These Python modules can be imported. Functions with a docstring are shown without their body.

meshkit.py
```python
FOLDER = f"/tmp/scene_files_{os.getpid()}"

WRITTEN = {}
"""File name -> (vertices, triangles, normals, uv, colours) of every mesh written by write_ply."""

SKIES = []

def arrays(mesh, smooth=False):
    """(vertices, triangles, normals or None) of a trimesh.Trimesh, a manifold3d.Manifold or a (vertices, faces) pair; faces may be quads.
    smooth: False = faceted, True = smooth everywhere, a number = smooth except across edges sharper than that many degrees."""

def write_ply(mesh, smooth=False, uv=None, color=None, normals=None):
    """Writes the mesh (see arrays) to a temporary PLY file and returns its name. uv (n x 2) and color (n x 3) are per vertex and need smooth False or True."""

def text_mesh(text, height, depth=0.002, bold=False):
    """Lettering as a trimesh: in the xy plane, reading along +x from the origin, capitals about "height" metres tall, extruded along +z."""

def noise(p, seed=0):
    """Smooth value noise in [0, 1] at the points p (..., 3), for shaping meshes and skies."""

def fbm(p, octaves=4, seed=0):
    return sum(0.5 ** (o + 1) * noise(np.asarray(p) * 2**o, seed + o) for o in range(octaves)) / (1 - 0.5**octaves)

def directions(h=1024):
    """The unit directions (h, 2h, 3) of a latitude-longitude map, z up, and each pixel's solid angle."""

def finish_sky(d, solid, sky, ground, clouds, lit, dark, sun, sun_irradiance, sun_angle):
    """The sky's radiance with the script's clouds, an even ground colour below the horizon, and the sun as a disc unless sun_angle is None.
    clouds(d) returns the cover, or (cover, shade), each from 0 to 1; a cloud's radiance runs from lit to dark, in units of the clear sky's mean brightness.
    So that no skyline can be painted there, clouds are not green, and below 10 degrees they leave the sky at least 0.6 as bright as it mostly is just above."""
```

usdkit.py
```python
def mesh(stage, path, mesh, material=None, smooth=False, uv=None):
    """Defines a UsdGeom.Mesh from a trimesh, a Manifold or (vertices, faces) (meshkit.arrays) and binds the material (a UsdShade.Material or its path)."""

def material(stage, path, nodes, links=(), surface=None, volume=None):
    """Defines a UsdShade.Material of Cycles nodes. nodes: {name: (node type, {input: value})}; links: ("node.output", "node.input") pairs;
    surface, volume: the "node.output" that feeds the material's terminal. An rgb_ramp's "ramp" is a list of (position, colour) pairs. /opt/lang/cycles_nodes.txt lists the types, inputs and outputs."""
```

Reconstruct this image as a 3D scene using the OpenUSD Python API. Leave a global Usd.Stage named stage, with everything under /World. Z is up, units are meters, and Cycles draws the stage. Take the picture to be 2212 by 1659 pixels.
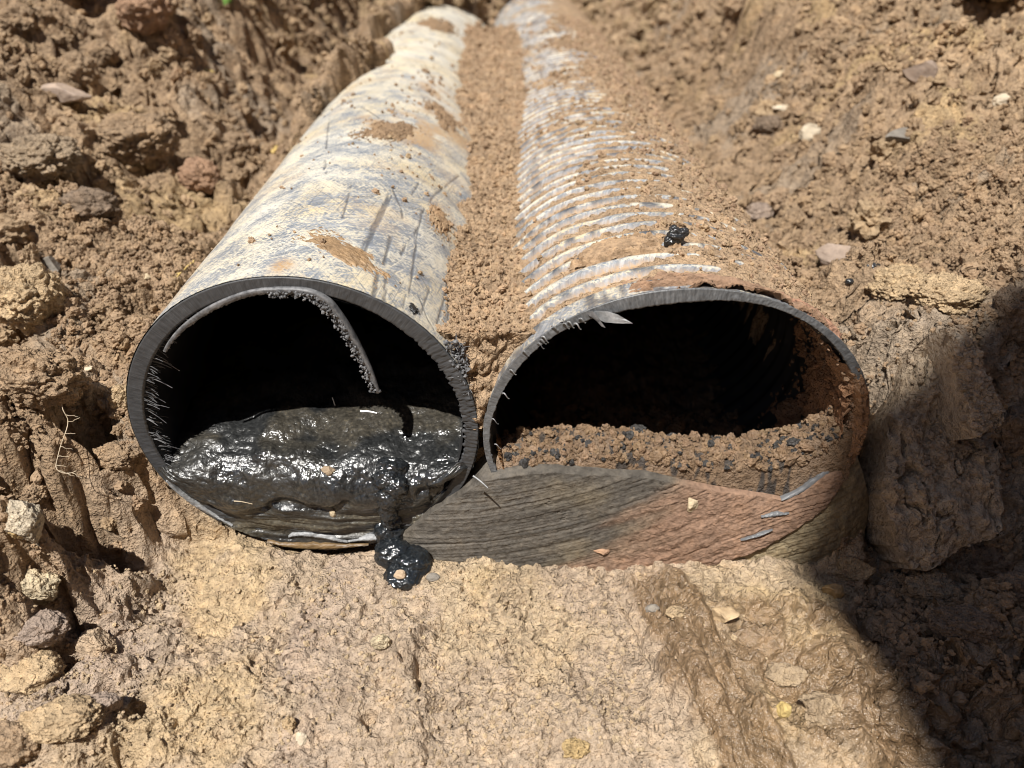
import math
import numpy as np
import trimesh
import meshkit
import usdkit
from pxr import Usd, UsdGeom, UsdLux, UsdShade, Gf, Sdf, Vt

stage = Usd.Stage.CreateInMemory()
UsdGeom.SetStageUpAxis(stage, UsdGeom.Tokens.z)
UsdGeom.SetStageMetersPerUnit(stage, 1.0)
UsdGeom.Xform.Define(stage, '/World')
UsdGeom.Scope.Define(stage, '/World/Looks')

# ------------------------------------------------------------------ camera
PITCH, FPX = math.radians(33.0), 1609.0          # downward tilt; focal length in pixels of a 2212 wide picture
CAM = np.array([0.0, -.193, .1895])
FWD = np.array([0, math.cos(PITCH), -math.sin(PITCH)])
UPV = np.array([0, math.sin(PITCH), math.cos(PITCH)])
cam = UsdGeom.Camera.Define(stage, '/World/camera')
cam.AddTranslateOp().Set(Gf.Vec3d(*CAM.tolist()))
cam.AddRotateXOp().Set(90 - math.degrees(PITCH))
cam.CreateHorizontalApertureAttr(36.0)
cam.CreateFocalLengthAttr(36.0 * FPX / 2212)
cam.CreateClippingRangeAttr(Gf.Vec2f(.01, 1000))
cam.CreateFocusDistanceAttr(.238)
cam.CreateFStopAttr(11.5)
cam.CreateExposureAttr(.60)

# ------------------------------------------------------------------ sky and sun
SUN = np.array([-.25, -.48, 1.0]); SUN /= np.linalg.norm(SUN)
EL, AZ = math.asin(SUN[2]), math.atan2(SUN[0], SUN[1])
dome = UsdLux.DomeLight.Define(stage, '/World/sky')
dome.GetPrim().SetCustomDataByKey('kind', 'structure')
skym = usdkit.material(stage, '/World/Looks/sky', {
    's': ('sky_texture', {'sky_type': 'single_scattering', 'sun_disc': False, 'sun_elevation': EL, 'sun_rotation': AZ, 'altitude': 300.0}),
    'b': ('background_shader', {'strength': .05})}, [('s.color', 'b.color')], surface='b.background')
UsdShade.MaterialBindingAPI.Apply(dome.GetPrim()).Bind(skym)
sun = UsdLux.DistantLight.Define(stage, '/World/sun')
sun.CreateIntensityAttr(1.25)
sun.CreateAngleAttr(.53)
sun.CreateNormalizeAttr(True) if hasattr(sun, 'CreateNormalizeAttr') else None
sun.CreateColorAttr(Gf.Vec3f(1.0, .965, .91))
rot = Gf.Rotation(Gf.Vec3d(0, 0, 1), Gf.Vec3d(*SUN.tolist()))
sun.AddTransformOp().Set(Gf.Matrix4d(rot, Gf.Vec3d(0, 0, 3)))

# ------------------------------------------------------------------ helpers
_names = {}


def numbered(path):
    k = _names.get(path, -1) + 1
    _names[path] = k
    return path if k == 0 else f'{path}_{k:03d}'


def tag(p, label=None, cat=None, group=None, kind=None):
    p = p.GetPrim() if hasattr(p, 'GetPrim') else p
    for k, v in (('label', label), ('category', cat), ('group', group), ('kind', kind)):
        if v:
            p.SetCustomDataByKey(k, v)
    return p


def thing(name, label, cat, group=None):
    x = UsdGeom.Xform.Define(stage, numbered('/World/' + name))
    tag(x, label, cat, group)
    return x


def obj(name, mesh, mat, parent=None, smooth=True, tint=None, wet=None, uv=None, extra=None):
    """One Mesh prim under parent or /World. tint (n x 3) and wet (n) are what the earth materials read per vertex."""
    base = parent.GetPath().pathString if parent is not None else '/World'
    m = usdkit.mesh(stage, numbered(f'{base}/{name}'), mesh, mat, smooth=smooth, uv=uv)
    n = len(m.GetPointsAttr().Get())
    pv = UsdGeom.PrimvarsAPI(m)
    if tint is not None:
        t = np.broadcast_to(np.asarray(tint, np.float32), (n, 3))
        pv.CreatePrimvar('tint', Sdf.ValueTypeNames.Color3fArray, 'vertex').Set(Vt.Vec3fArray.FromNumpy(np.ascontiguousarray(t, np.float32)))
    ex = dict(extra or {})
    if wet is not None:
        ex['wet'] = wet
    for k, v in ex.items():
        t = np.ascontiguousarray(np.broadcast_to(np.asarray(v, np.float32).ravel() if np.ndim(v) else np.float32(v), (n,)), np.float32)
        pv.CreatePrimvar(k, Sdf.ValueTypeNames.FloatArray, 'vertex').Set(Vt.FloatArray.FromNumpy(t))
    return m


def curves(name, lines, widths, mat, parent=None):
    base = parent.GetPath().pathString if parent is not None else '/World'
    c = UsdGeom.BasisCurves.Define(stage, numbered(f'{base}/{name}'))
    c.CreateTypeAttr('linear')
    c.CreateCurveVertexCountsAttr(Vt.IntArray([len(l) for l in lines]))
    c.CreatePointsAttr(Vt.Vec3fArray.FromNumpy(np.vstack(lines).astype(np.float32)))
    w = np.concatenate([np.full(len(l), wd) * (np.linspace(1, .45, len(l))) for l, wd in zip(lines, widths)])
    c.CreateWidthsAttr(Vt.FloatArray.FromNumpy(w.astype(np.float32)))
    c.SetWidthsInterpolation('vertex')
    UsdShade.MaterialBindingAPI.Apply(c.GetPrim()).Bind(mat)
    return c


def tube(line, r0, r1, sides=6):
    """A tapering tube along a polyline, closed at both ends."""
    line = np.asarray(line, float)
    t = np.gradient(line, axis=0); t /= np.linalg.norm(t, axis=1)[:, None] + 1e-12
    a = np.cross(t, [.3, .2, .93]); a /= np.linalg.norm(a, axis=1)[:, None] + 1e-12
    b = np.cross(t, a)
    ang = np.linspace(0, 2 * np.pi, sides, endpoint=False)
    r = np.linspace(r0, r1, len(line))[:, None, None]
    v = line[:, None] + r * (a[:, None] * np.cos(ang)[None, :, None] + b[:, None] * np.sin(ang)[None, :, None])
    n = len(line)
    f = []
    for i in range(n - 1):
        for j in range(sides):
            k = (j + 1) % sides
            f += [[i * sides + j, i * sides + k, (i + 1) * sides + k], [i * sides + j, (i + 1) * sides + k, (i + 1) * sides + j]]
    v = np.vstack([v.reshape(-1, 3), line[:1], line[-1:]])
    for j in range(sides):
        k = (j + 1) % sides
        f += [[n * sides, k, j], [n * sides + 1, (n - 1) * sides + j, (n - 1) * sides + k]]
    return v, np.array(f)


def grid_faces(n, m):
    i, j = np.meshgrid(np.arange(n - 1), np.arange(m - 1), indexing='ij')
    a = (i * m + j).ravel()
    return np.vstack([np.stack([a, a + m, a + m + 1], 1), np.stack([a, a + m + 1, a + 1], 1)])


def smooth01(x, a, b):
    t = np.clip((x - a) / (b - a), 0, 1)
    return t * t * (3 - 2 * t)


_tab = np.random.default_rng(7).random((512, 512)).astype(np.float32)


def n2(x, y, seed=0):
    """2D value noise in [0, 1]."""
    x = np.asarray(x, float) + seed * 37.17
    y = np.asarray(y, float) + seed * 91.73
    i, j = np.floor(x).astype(np.int64), np.floor(y).astype(np.int64)
    u, v = x - i, y - j
    u, v = u * u * u * (u * (6 * u - 15) + 10), v * v * v * (v * (6 * v - 15) + 10)
    i, j, i1, j1 = i & 511, j & 511, (i + 1) & 511, (j + 1) & 511
    return (_tab[i, j] * (1 - u) + _tab[i1, j] * u) * (1 - v) + (_tab[i, j1] * (1 - u) + _tab[i1, j1] * u) * v


def f2(x, y, octaves=4, seed=0, gain=.5):
    s, a, t = 0, 1, 0
    c, d = math.cos(.63), math.sin(.63)
    for o in range(octaves):
        s = s + a * n2(x, y, seed + 11 * o)
        t += a
        a *= gain
        x, y = 2.03 * (c * x - d * y), 2.03 * (d * x + c * y)
    return s / t


_rx, _ry, _rh = (np.random.default_rng(k).random((256, 256)).astype(np.float32) for k in (1, 2, 3))


def lumps(x, y, size, seed=0, soft=False):
    """Rounded crumbs packed side by side, heights in units of their size, 0 in the gaps."""
    x, y = np.asarray(x) / size + seed * 17.3, np.asarray(y) / size + seed * 29.9
    i, j = np.floor(x).astype(np.int64), np.floor(y).astype(np.int64)
    best = np.zeros(x.shape)
    for a in (-1, 0, 1):
        for b in (-1, 0, 1):
            ii, jj = (i + a) & 255, (j + b) & 255
            r = .35 + .5 * _rh[ii, jj]
            d2 = ((x - i - a - _rx[ii, jj]) ** 2 + (y - j - b - _ry[ii, jj]) ** 2) / (r * r)
            best = np.maximum(best, (np.maximum(0, 1 - d2) if soft else np.sqrt(np.maximum(0, 1 - d2))) * r)
    return best


def f3(p, octaves=4, seed=0):
    return meshkit.fbm(p, octaves, seed)


def ray(px, py):
    return FWD + np.array([1., 0, 0]) * (px - 1106) / FPX - UPV * (py - 829.5) / FPX


def atz(px, py, z):
    d = ray(px, py)
    return CAM + d * (z - CAM[2]) / d[2]


def aty(px, py, y):
    d = ray(px, py)
    return CAM + d * (y - CAM[1]) / d[1]


def surf_at(pts, px, py):
    """Where the view ray meets a surface given by its points."""
    d_ = ray(px, py)
    flat = pts.reshape(-1, 3)
    rel = flat - CAM
    t = rel @ d_ / (d_ @ d_)
    dist = np.linalg.norm(rel - t[:, None] * d_, axis=1)
    near = np.nonzero(dist < .0006)[0]
    if len(near) == 0:
        near = np.array([int(dist.argmin())])
    return flat[near[int(np.argmin(t[near]))]]


# torn grey plastic that shows through the smears along the bottoms of both pipes
# pipes: (centre x, centre z, half width, half height)
YAW = -.0235
LP = (-.0663, .0470, .0558, .0536)
RP = (.0524, .0440, .0620, .0531)


def cx(P, y):
    return P[0] + YAW * y


def on_pipe(px, py, P, grow=0.0):
    """(angle, y) where the view ray meets the outside of a pipe."""
    d = ray(px, py)
    o = CAM - np.array([P[0], 0, P[1]])
    a, b = P[2] + grow, P[3] + grow
    dx, ox = (d[0] - YAW * d[1]) / a, (o[0] - YAW * o[1]) / a
    dz, oz = d[2] / b, o[2] / b
    A, B, Cc = dx * dx + dz * dz, dx * ox + dz * oz, ox * ox + oz * oz - 1
    t = (-B - math.sqrt(max(B * B - A * Cc, 0))) / A
    h = o + d * t
    return math.atan2(h[2] / b, (h[0] - YAW * h[1]) / a), h[1]


# ------------------------------------------------------------------ materials
def earth(name, scale=1.0, bump=.0026, spec=.25, sat=1.0, dark=.62, light=1.3):
    """Earth: per-vertex tint broken up by grain; 'wet' turns dry crumbs into a shining skin of water."""
    return usdkit.material(stage, '/World/Looks/' + name, {
        't': ('attribute', {'attribute': 'tint'}), 'w': ('attribute', {'attribute': 'wet'}), 'g': ('geometry', {}),
        'n1': ('noise_texture', {'scale': 430.0 * scale, 'detail': 3.0, 'roughness': .6}),
        'n2': ('noise_texture', {'scale': 90.0 * scale, 'detail': 4.0, 'roughness': .6}),
        'n3': ('noise_texture', {'scale': 1300.0 * scale, 'detail': 2.0, 'roughness': .6}),
        'v': ('voronoi_texture', {'scale': 520.0 * scale}),
        'r1': ('rgb_ramp', {'ramp': [(.28, (dark, dark * .98, dark * .95)), (.5, (1, 1, 1)), (.72, (light, light * .985, light * .95))]}),
        'r2': ('rgb_ramp', {'ramp': [(.3, (.84, .82, .80)), (.5, (1, 1, 1)), (.7, (1.1, 1.06, 1.0))]}),
        'rv': ('rgb_ramp', {'ramp': [(0, (1.25, 1.2, 1.1)), (.07, (1.0, 1.0, 1.0)), (1, (1, 1, 1))]}),
        'm1': ('mix_color', {'blend_type': 'multiply', 'fac': 1.0, 'use_clamp': False}), 'm2': ('mix_color', {'blend_type': 'multiply', 'fac': 1.0}),
        'm3': ('mix_color', {'blend_type': 'multiply', 'fac': .6}),
        'ro': ('map_range', {'from_min': 0.0, 'from_max': 1.0, 'to_min': .95, 'to_max': .2}),
        'sp': ('map_range', {'from_min': 0.0, 'from_max': 1.0, 'to_min': spec, 'to_max': .6}),
        'b1': ('bump', {'strength': 1.0, 'distance': bump}), 'b2': ('bump', {'strength': .8, 'distance': bump * .4}),
        'bs': ('map_range', {'from_min': 0.0, 'from_max': 1.0, 'to_min': 1.0, 'to_max': .38}),
        'p': ('principled_bsdf', {})},
        [('g.position', f'{n}.vector') for n in ('n1', 'n2', 'n3', 'v')] + [('w.fac', 'bs.value'), ('bs.result', 'b1.strength')] +
        [('n1.fac', 'r1.fac'), ('n2.fac', 'r2.fac'), ('v.distance', 'rv.fac'), ('t.color', 'm1.a'), ('r1.color', 'm1.b'),
         ('m1.result', 'm2.a'), ('r2.color', 'm2.b'), ('m2.result', 'm3.a'), ('rv.color', 'm3.b'), ('m3.result', 'p.base_color'),
         ('w.fac', 'ro.value'), ('ro.result', 'p.roughness'), ('w.fac', 'sp.value'), ('sp.result', 'p.specular_ior_level'),
         ('n1.fac', 'b1.height'), ('n3.fac', 'b2.height'), ('b1.normal', 'b2.normal'), ('b2.normal', 'p.normal')], surface='p.BSDF')


M_soil = earth('soil')
M_clay = earth('clay', scale=1.2, bump=.0007)
M_crumb = earth('crumb', bump=.0010, spec=.2, dark=.7, light=1.2)
M_stone = earth('stone', scale=.6, bump=.0006, spec=.35, dark=.75, light=1.2)


def rotscaled(prefix, angle, sx, sy, nodes, links, src='uv.UV'):
    nodes[prefix + 'r'] = ('mapping', {'rotation': (0, 0, angle)})
    nodes[prefix + 's'] = ('mapping', {'scale': (sx, sy, 1)})
    links += [(src, prefix + 'r.vector'), (prefix + 'r.vector', prefix + 's.vector')]
    return prefix + 's.vector'


def scuffed_plastic(name):
    """Black plastic under a chalky skin of pale scuffs: three directions of scratches, chalk patches, dark gouges from 'gouge', dust from 'dust'."""
    N, L = {}, []
    N['uv'] = ('texture_coordinate', {})
    N['go'] = ('attribute', {'attribute': 'gouge'}); N['du'] = ('attribute', {'attribute': 'dust'}); N['ch'] = ('attribute', {'attribute': 'chalk'})
    for k, (ang, sx, sy) in enumerate([(.25, 55, 1500), (-.75, 70, 1500), (1.25, 60, 1300), (.62, 40, 800)]):
        v = rotscaled(f'a{k}', ang, sx, sy, N, L)
        N[f'x{k}'] = ('noise_texture', {'scale': 1.0, 'detail': 5.0, 'roughness': .65, 'distortion': .35})
        L.append((v, f'x{k}.vector'))
    N['big'] = ('noise_texture', {'scale': 85.0, 'detail': 5.0, 'roughness': .62}); L.append(('uv.UV', 'big.vector'))
    N['fine'] = ('noise_texture', {'scale': 900.0, 'detail': 4.0, 'roughness': .7}); L.append(('uv.UV', 'fine.vector'))
    N['huge'] = ('noise_texture', {'scale': 26.0, 'detail': 4.0}); L.append(('uv.UV', 'huge.vector'))
    N['m01'] = ('math', {'math_type': 'maximum'}); L += [('x0.fac', 'm01.value1'), ('x1.fac', 'm01.value2')]
    N['m012'] = ('math', {'math_type': 'maximum'}); L += [('m01.value', 'm012.value1'), ('x2.fac', 'm012.value2')]
    N['mm'] = ('math', {'math_type': 'multiply_add', 'value2': .62}); L += [('m012.value', 'mm.value1'), ('bm.value', 'mm.value3')]
    N['bm'] = ('math', {'math_type': 'multiply_add', 'value2': .42}); L += [('big.fac', 'bm.value1'), ('fm.value', 'bm.value3')]
    N['fm'] = ('math', {'math_type': 'multiply_add', 'value2': .46}); L += [('fine.fac', 'fm.value1'), ('ch.fac', 'fm.value3')]
    N['rs'] = ('rgb_ramp', {'ramp': [(.635, (0, 0, 0)), (.665, (.42, .42, .42)), (.70, (.8, .8, .8)), (.75, (1, 1, 1))]}); L.append(('mm.value', 'rs.fac'))
    N['und'] = ('rgb_ramp', {'ramp': [(.3, (.10, .115, .135)), (.5, (.20, .222, .25)), (.7, (.36, .375, .385))]}); L.append(('x3.fac', 'und.fac'))
    N['chk'] = ('rgb_ramp', {'ramp': [(.38, (.55, .515, .43)), (.55, (.57, .50, .365)), (.72, (.56, .45, .26))]}); L.append(('huge.fac', 'chk.fac'))
    N['c1'] = ('mix_color', {'blend_type': 'mix'}); L += [('rs.color', 'cf.color'), ('cf.val', 'c1.fac'), ('und.color', 'c1.a'), ('chk.color', 'c1.b')]
    N['cf'] = ('rgb_to_bw', {})
    N['gs'] = ('math', {'math_type': 'multiply_add', 'value2': 1.6, 'value3': -.45}); L += [('x2.fac', 'gs.value1')]
    N['gm'] = ('math', {'math_type': 'multiply', 'use_clamp': True}); L += [('go.fac', 'gm.value1'), ('gx.value', 'gm.value2')]
    N['gx'] = ('math', {'math_type': 'add', 'value2': .55}); L += [('gs.value', 'gx.value1')]
    N['c2'] = ('mix_color', {'blend_type': 'mix', 'b': (.05, .055, .065)}); L += [('gm.value', 'c2.fac'), ('c1.result', 'c2.a')]
    N['c3'] = ('mix_color', {'blend_type': 'mix', 'b': (.36, .235, .125)}); L += [('dm.value', 'c3.fac')]
    N['dm'] = ('math', {'math_type': 'multiply', 'use_clamp': True}); L += [('du.fac', 'dm.value1'), ('dx.value', 'dm.value2')]
    N['dx'] = ('math', {'math_type': 'multiply_add', 'value2': 3.0, 'value3': -.7}); L += [('fine.fac', 'dx.value1')]
    last = 'c2.result'
    for k, (ang, sx, sy, amt) in enumerate([(-.95, 18, 1100, .75), (.35, 22, 1300, .6), (1.45, 16, 900, .7)]):
        v = rotscaled(f's{k}', ang, sx, sy, N, L)
        N[f'sn{k}'] = ('noise_texture', {'scale': 1.0, 'detail': 1.0, 'distortion': .2}); L.append((v, f'sn{k}.vector'))
        N[f'sr{k}'] = ('rgb_ramp', {'ramp': [(.485, (0, 0, 0)), (.497, (amt, amt, amt)), (.503, (amt, amt, amt)), (.515, (0, 0, 0))]}); L.append((f'sn{k}.fac', f'sr{k}.fac'))
        N[f'sb{k}'] = ('rgb_to_bw', {}); L.append((f'sr{k}.color', f'sb{k}.color'))
        N[f'sm{k}'] = ('math', {'math_type': 'multiply'}); L += [(f'sb{k}.val', f'sm{k}.value1'), (f'st{k}.value', f'sm{k}.value2')]
        N[f'st{k}'] = ('math', {'math_type': 'multiply_add', 'value2': 5.0, 'value3': -1.75 - .1 * k, 'use_clamp': True}); L.append(('huge.fac' if k != 1 else 'big.fac', f'st{k}.value1'))
        N[f'sc{k}'] = ('mix_color', {'blend_type': 'mix', 'b': (.09, .10, .115)}); L += [(f'sm{k}.value', f'sc{k}.fac'), (last, f'sc{k}.a')]
        last = f'sc{k}.result'
    L.append((last, 'c3.a'))
    N['ro'] = ('map_range', {'from_min': 0.0, 'from_max': 1.0, 'to_min': .42, 'to_max': .8}); L += [('cf.val', 'ro.value'), ('ro.result', 'p.roughness')]
    N['b'] = ('bump', {'strength': .55, 'distance': .00012}); L += [('mm.value', 'b.height'), ('b.normal', 'p.normal')]
    N['p'] = ('principled_bsdf', {'specular_ior_level': .4}); L.append(('c3.result', 'p.base_color'))
    return usdkit.material(stage, '/World/Looks/' + name, N, L, surface='p.BSDF')


M_scuff = scuffed_plastic('scuffed_plastic')


def plastic(name, c0, c1, rough=.5, scale=(300, 300, 300), bump=.0001, uv=False):
    src = ('tc.UV' if uv else 'tc.object')
    return usdkit.material(stage, '/World/Looks/' + name, {
        'tc': ('texture_coordinate', {}), 'mp': ('mapping', {'scale': scale}), 'n': ('noise_texture', {'scale': 1.0, 'detail': 6.0, 'roughness': .68}),
        'n2': ('noise_texture', {'scale': 140.0, 'detail': 4.0}),
        'r': ('rgb_ramp', {'ramp': [(.32, c0), (.68, c1)]}), 'q': ('rgb_ramp', {'ramp': [(.3, (.75, .75, .75)), (.7, (1.2, 1.2, 1.2))]}),
        'm': ('mix_color', {'blend_type': 'multiply', 'fac': 1.0}),
        'b': ('bump', {'strength': .7, 'distance': bump}), 'p': ('principled_bsdf', {'roughness': rough, 'specular_ior_level': .45})},
        [(src, 'mp.vector'), ('mp.vector', 'n.vector'), ('tc.object', 'n2.vector'), ('n.fac', 'r.fac'), ('n2.fac', 'q.fac'), ('r.color', 'm.a'), ('q.color', 'm.b'),
         ('m.result', 'p.base_color'), ('n.fac', 'b.height'), ('b.normal', 'p.normal')], surface='p.BSDF')


M_cut = plastic('cut_plastic', (.026, .027, .029), (.066, .068, .072), .5, (90, 2600, 1), .00006, uv=True)
M_rag = plastic('ragged_plastic', (.045, .046, .05), (.21, .21, .215), .5, (500, 500, 500), .0002)
M_grey = plastic('grey_shred', (.13, .135, .14), (.34, .345, .35), .5, (350, 350, 350), .0001)
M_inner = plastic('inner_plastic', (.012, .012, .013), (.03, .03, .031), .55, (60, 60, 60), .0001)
M_straw = plastic('straw', (.45, .30, .09), (.72, .55, .22), .7, (300, 300, 300), .0001)
M_root = plastic('root', (.42, .33, .22), (.62, .52, .38), .7, (300, 300, 300), .0001)
M_white = plastic('white_splinter', (.75, .74, .72), (.85, .84, .82), .4, (300, 300, 300), .00005)
M_leaf = usdkit.material(stage, '/World/Looks/leaf', {
    'g': ('geometry', {}), 'n': ('noise_texture', {'scale': 160.0, 'detail': 3.0}),
    'r': ('rgb_ramp', {'ramp': [(.3, (.10, .26, .04)), (.7, (.27, .45, .12))]}),
    'p': ('principled_bsdf', {'roughness': .4}), 't': ('translucent_bsdf', {'color': (.2, .4, .06)}), 'm': ('mix_closure', {'fac': .35})},
    [('g.position', 'n.vector'), ('n.fac', 'r.fac'), ('r.color', 'p.base_color'), ('p.BSDF', 'm.closure1'), ('t.BSDF', 'm.closure2')], surface='m.closure')

M_sludge = usdkit.material(stage, '/World/Looks/sludge', {
    'g': ('geometry', {}), 't': ('attribute', {'attribute': 'tint'}), 'w': ('attribute', {'attribute': 'wet'}),
    'n1': ('noise_texture', {'scale': 760.0, 'detail': 2.0, 'roughness': .5}), 'n2': ('noise_texture', {'scale': 1300.0, 'detail': 1.0, 'roughness': .5}),
    'r': ('rgb_ramp', {'ramp': [(.3, (.45, .45, .45)), (.6, (1, 1, 1)), (.75, (1.9, 1.8, 1.6))]}),
    'm': ('mix_color', {'blend_type': 'multiply', 'fac': 1.0}),
    'ro': ('map_range', {'from_min': 0.0, 'from_max': 1.0, 'to_min': .55, 'to_max': .20}),
    'b1': ('bump', {'strength': .7, 'distance': .0004}), 'b2': ('bump', {'strength': .6, 'distance': .00025}),
    'p': ('principled_bsdf', {'specular_ior_level': .8})},
    [('g.position', 'n1.vector'), ('g.position', 'n2.vector'), ('n1.fac', 'r.fac'), ('t.color', 'm.a'), ('r.color', 'm.b'), ('m.result', 'p.base_color'),
     ('w.fac', 'ro.value'), ('ro.result', 'p.roughness'), ('n1.fac', 'b1.height'), ('n2.fac', 'b2.height'), ('b1.normal', 'b2.normal'), ('b2.normal', 'p.normal')], surface='p.BSDF')

# ------------------------------------------------------------------ the ground
BROWN, SAND, MAUVE, MUD, GREY, OCHRE, PALE = (np.array(c) for c in ((.28, .198, .126), (.385, .295, .195), (.315, .243, .185), (.175, .115, .064), (.25, .205, .158), (.43, .31, .155), (.47, .38, .27)))


def spot(x, y, x0, y0, rx, ry, ang=0.0, power=2):
    c, s = math.cos(ang), math.sin(ang)
    u, v = (c * (x - x0) + s * (y - y0)) / rx, (-s * (x - x0) + c * (y - y0)) / ry
    return np.exp(-(u * u + v * v) ** (power / 2))


HOLES = []      # (x, y, rx, ry, angle, depth), filled below
HUMPS = []
for (px, py, z, rx, ry, ang, h) in [
        (880, 1430, -.008, .0040, .012, -.06, .0050), (885, 1570, -.008, .0045, .016, .0, .0044), (1250, 1600, -.008, .016, .012, .0, .006), (1480, 1420, -.008, .011, .028, -.42, .0045),
        (1530, 1570, -.008, .012, .02, -.5, .0045), (1760, 1400, -.008, .02, .012, .2, .004), (1900, 1450, -.005, .02, .014, .3, .006), (1800, 1590, -.008, .028, .010, .15, .004),
        (300, 1430, -.008, .018, .012, .5, .006), (560, 1250, -.008, .02, .014, -.4, .004), (150, 1500, -.004, .016, .012, .2, .008), (60, 1620, -.004, .022, .012, .2, .008), (250, 1600, -.006, .02, .01, .1, .006),
        (420, 1480, -.008, .02, .010, .3, .004), (1950, 650, .055, .020, .020, 0, .016), (2090, 760, .05, .030, .022, 0, .012), (1840, 650, .055, .010, .014, 0, .010), (2150, 1350, .0, .03, .02, 0, .012),
        (1750, 1290, -.006, .016, .008, .2, .003), (330, 560, .055, .03, .02, .4, .010), (220, 660, .055, .03, .02, .4, .008), (470, 560, .05, .02, .015, .4, .006)]:
    q = atz(px, py, z); HUMPS.append((q[0], q[1], rx, ry, ang, h))


def zones(x, y):
    """(left bank, right bank, between the pipes, front) weights."""
    wob = .006 * (f2(x * 60, y * 60, 3, 5) - .5) + .012 * (f2(x * 22, y * 22, 2, 8) - .5)
    el = -.127 + .020 * smooth01(y, .012, -.03) * 0 + wob                                  # foot of the left bank's edge
    el = el - .03 * smooth01(y, -.045, -.075)
    lb = smooth01(el - x + .010 * (f2(x * 120, y * 120, 3, 9) - .5), -.014, .020)
    el = el + YAW * np.maximum(y, 0)
    er = .112 + YAW * np.maximum(y, 0) + wob - .018 * smooth01(y, -.005, -.07) + .006 * smooth01(y, .02, .08)
    rb = smooth01(x - er, -.004, .016)
    return lb, rb


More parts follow.
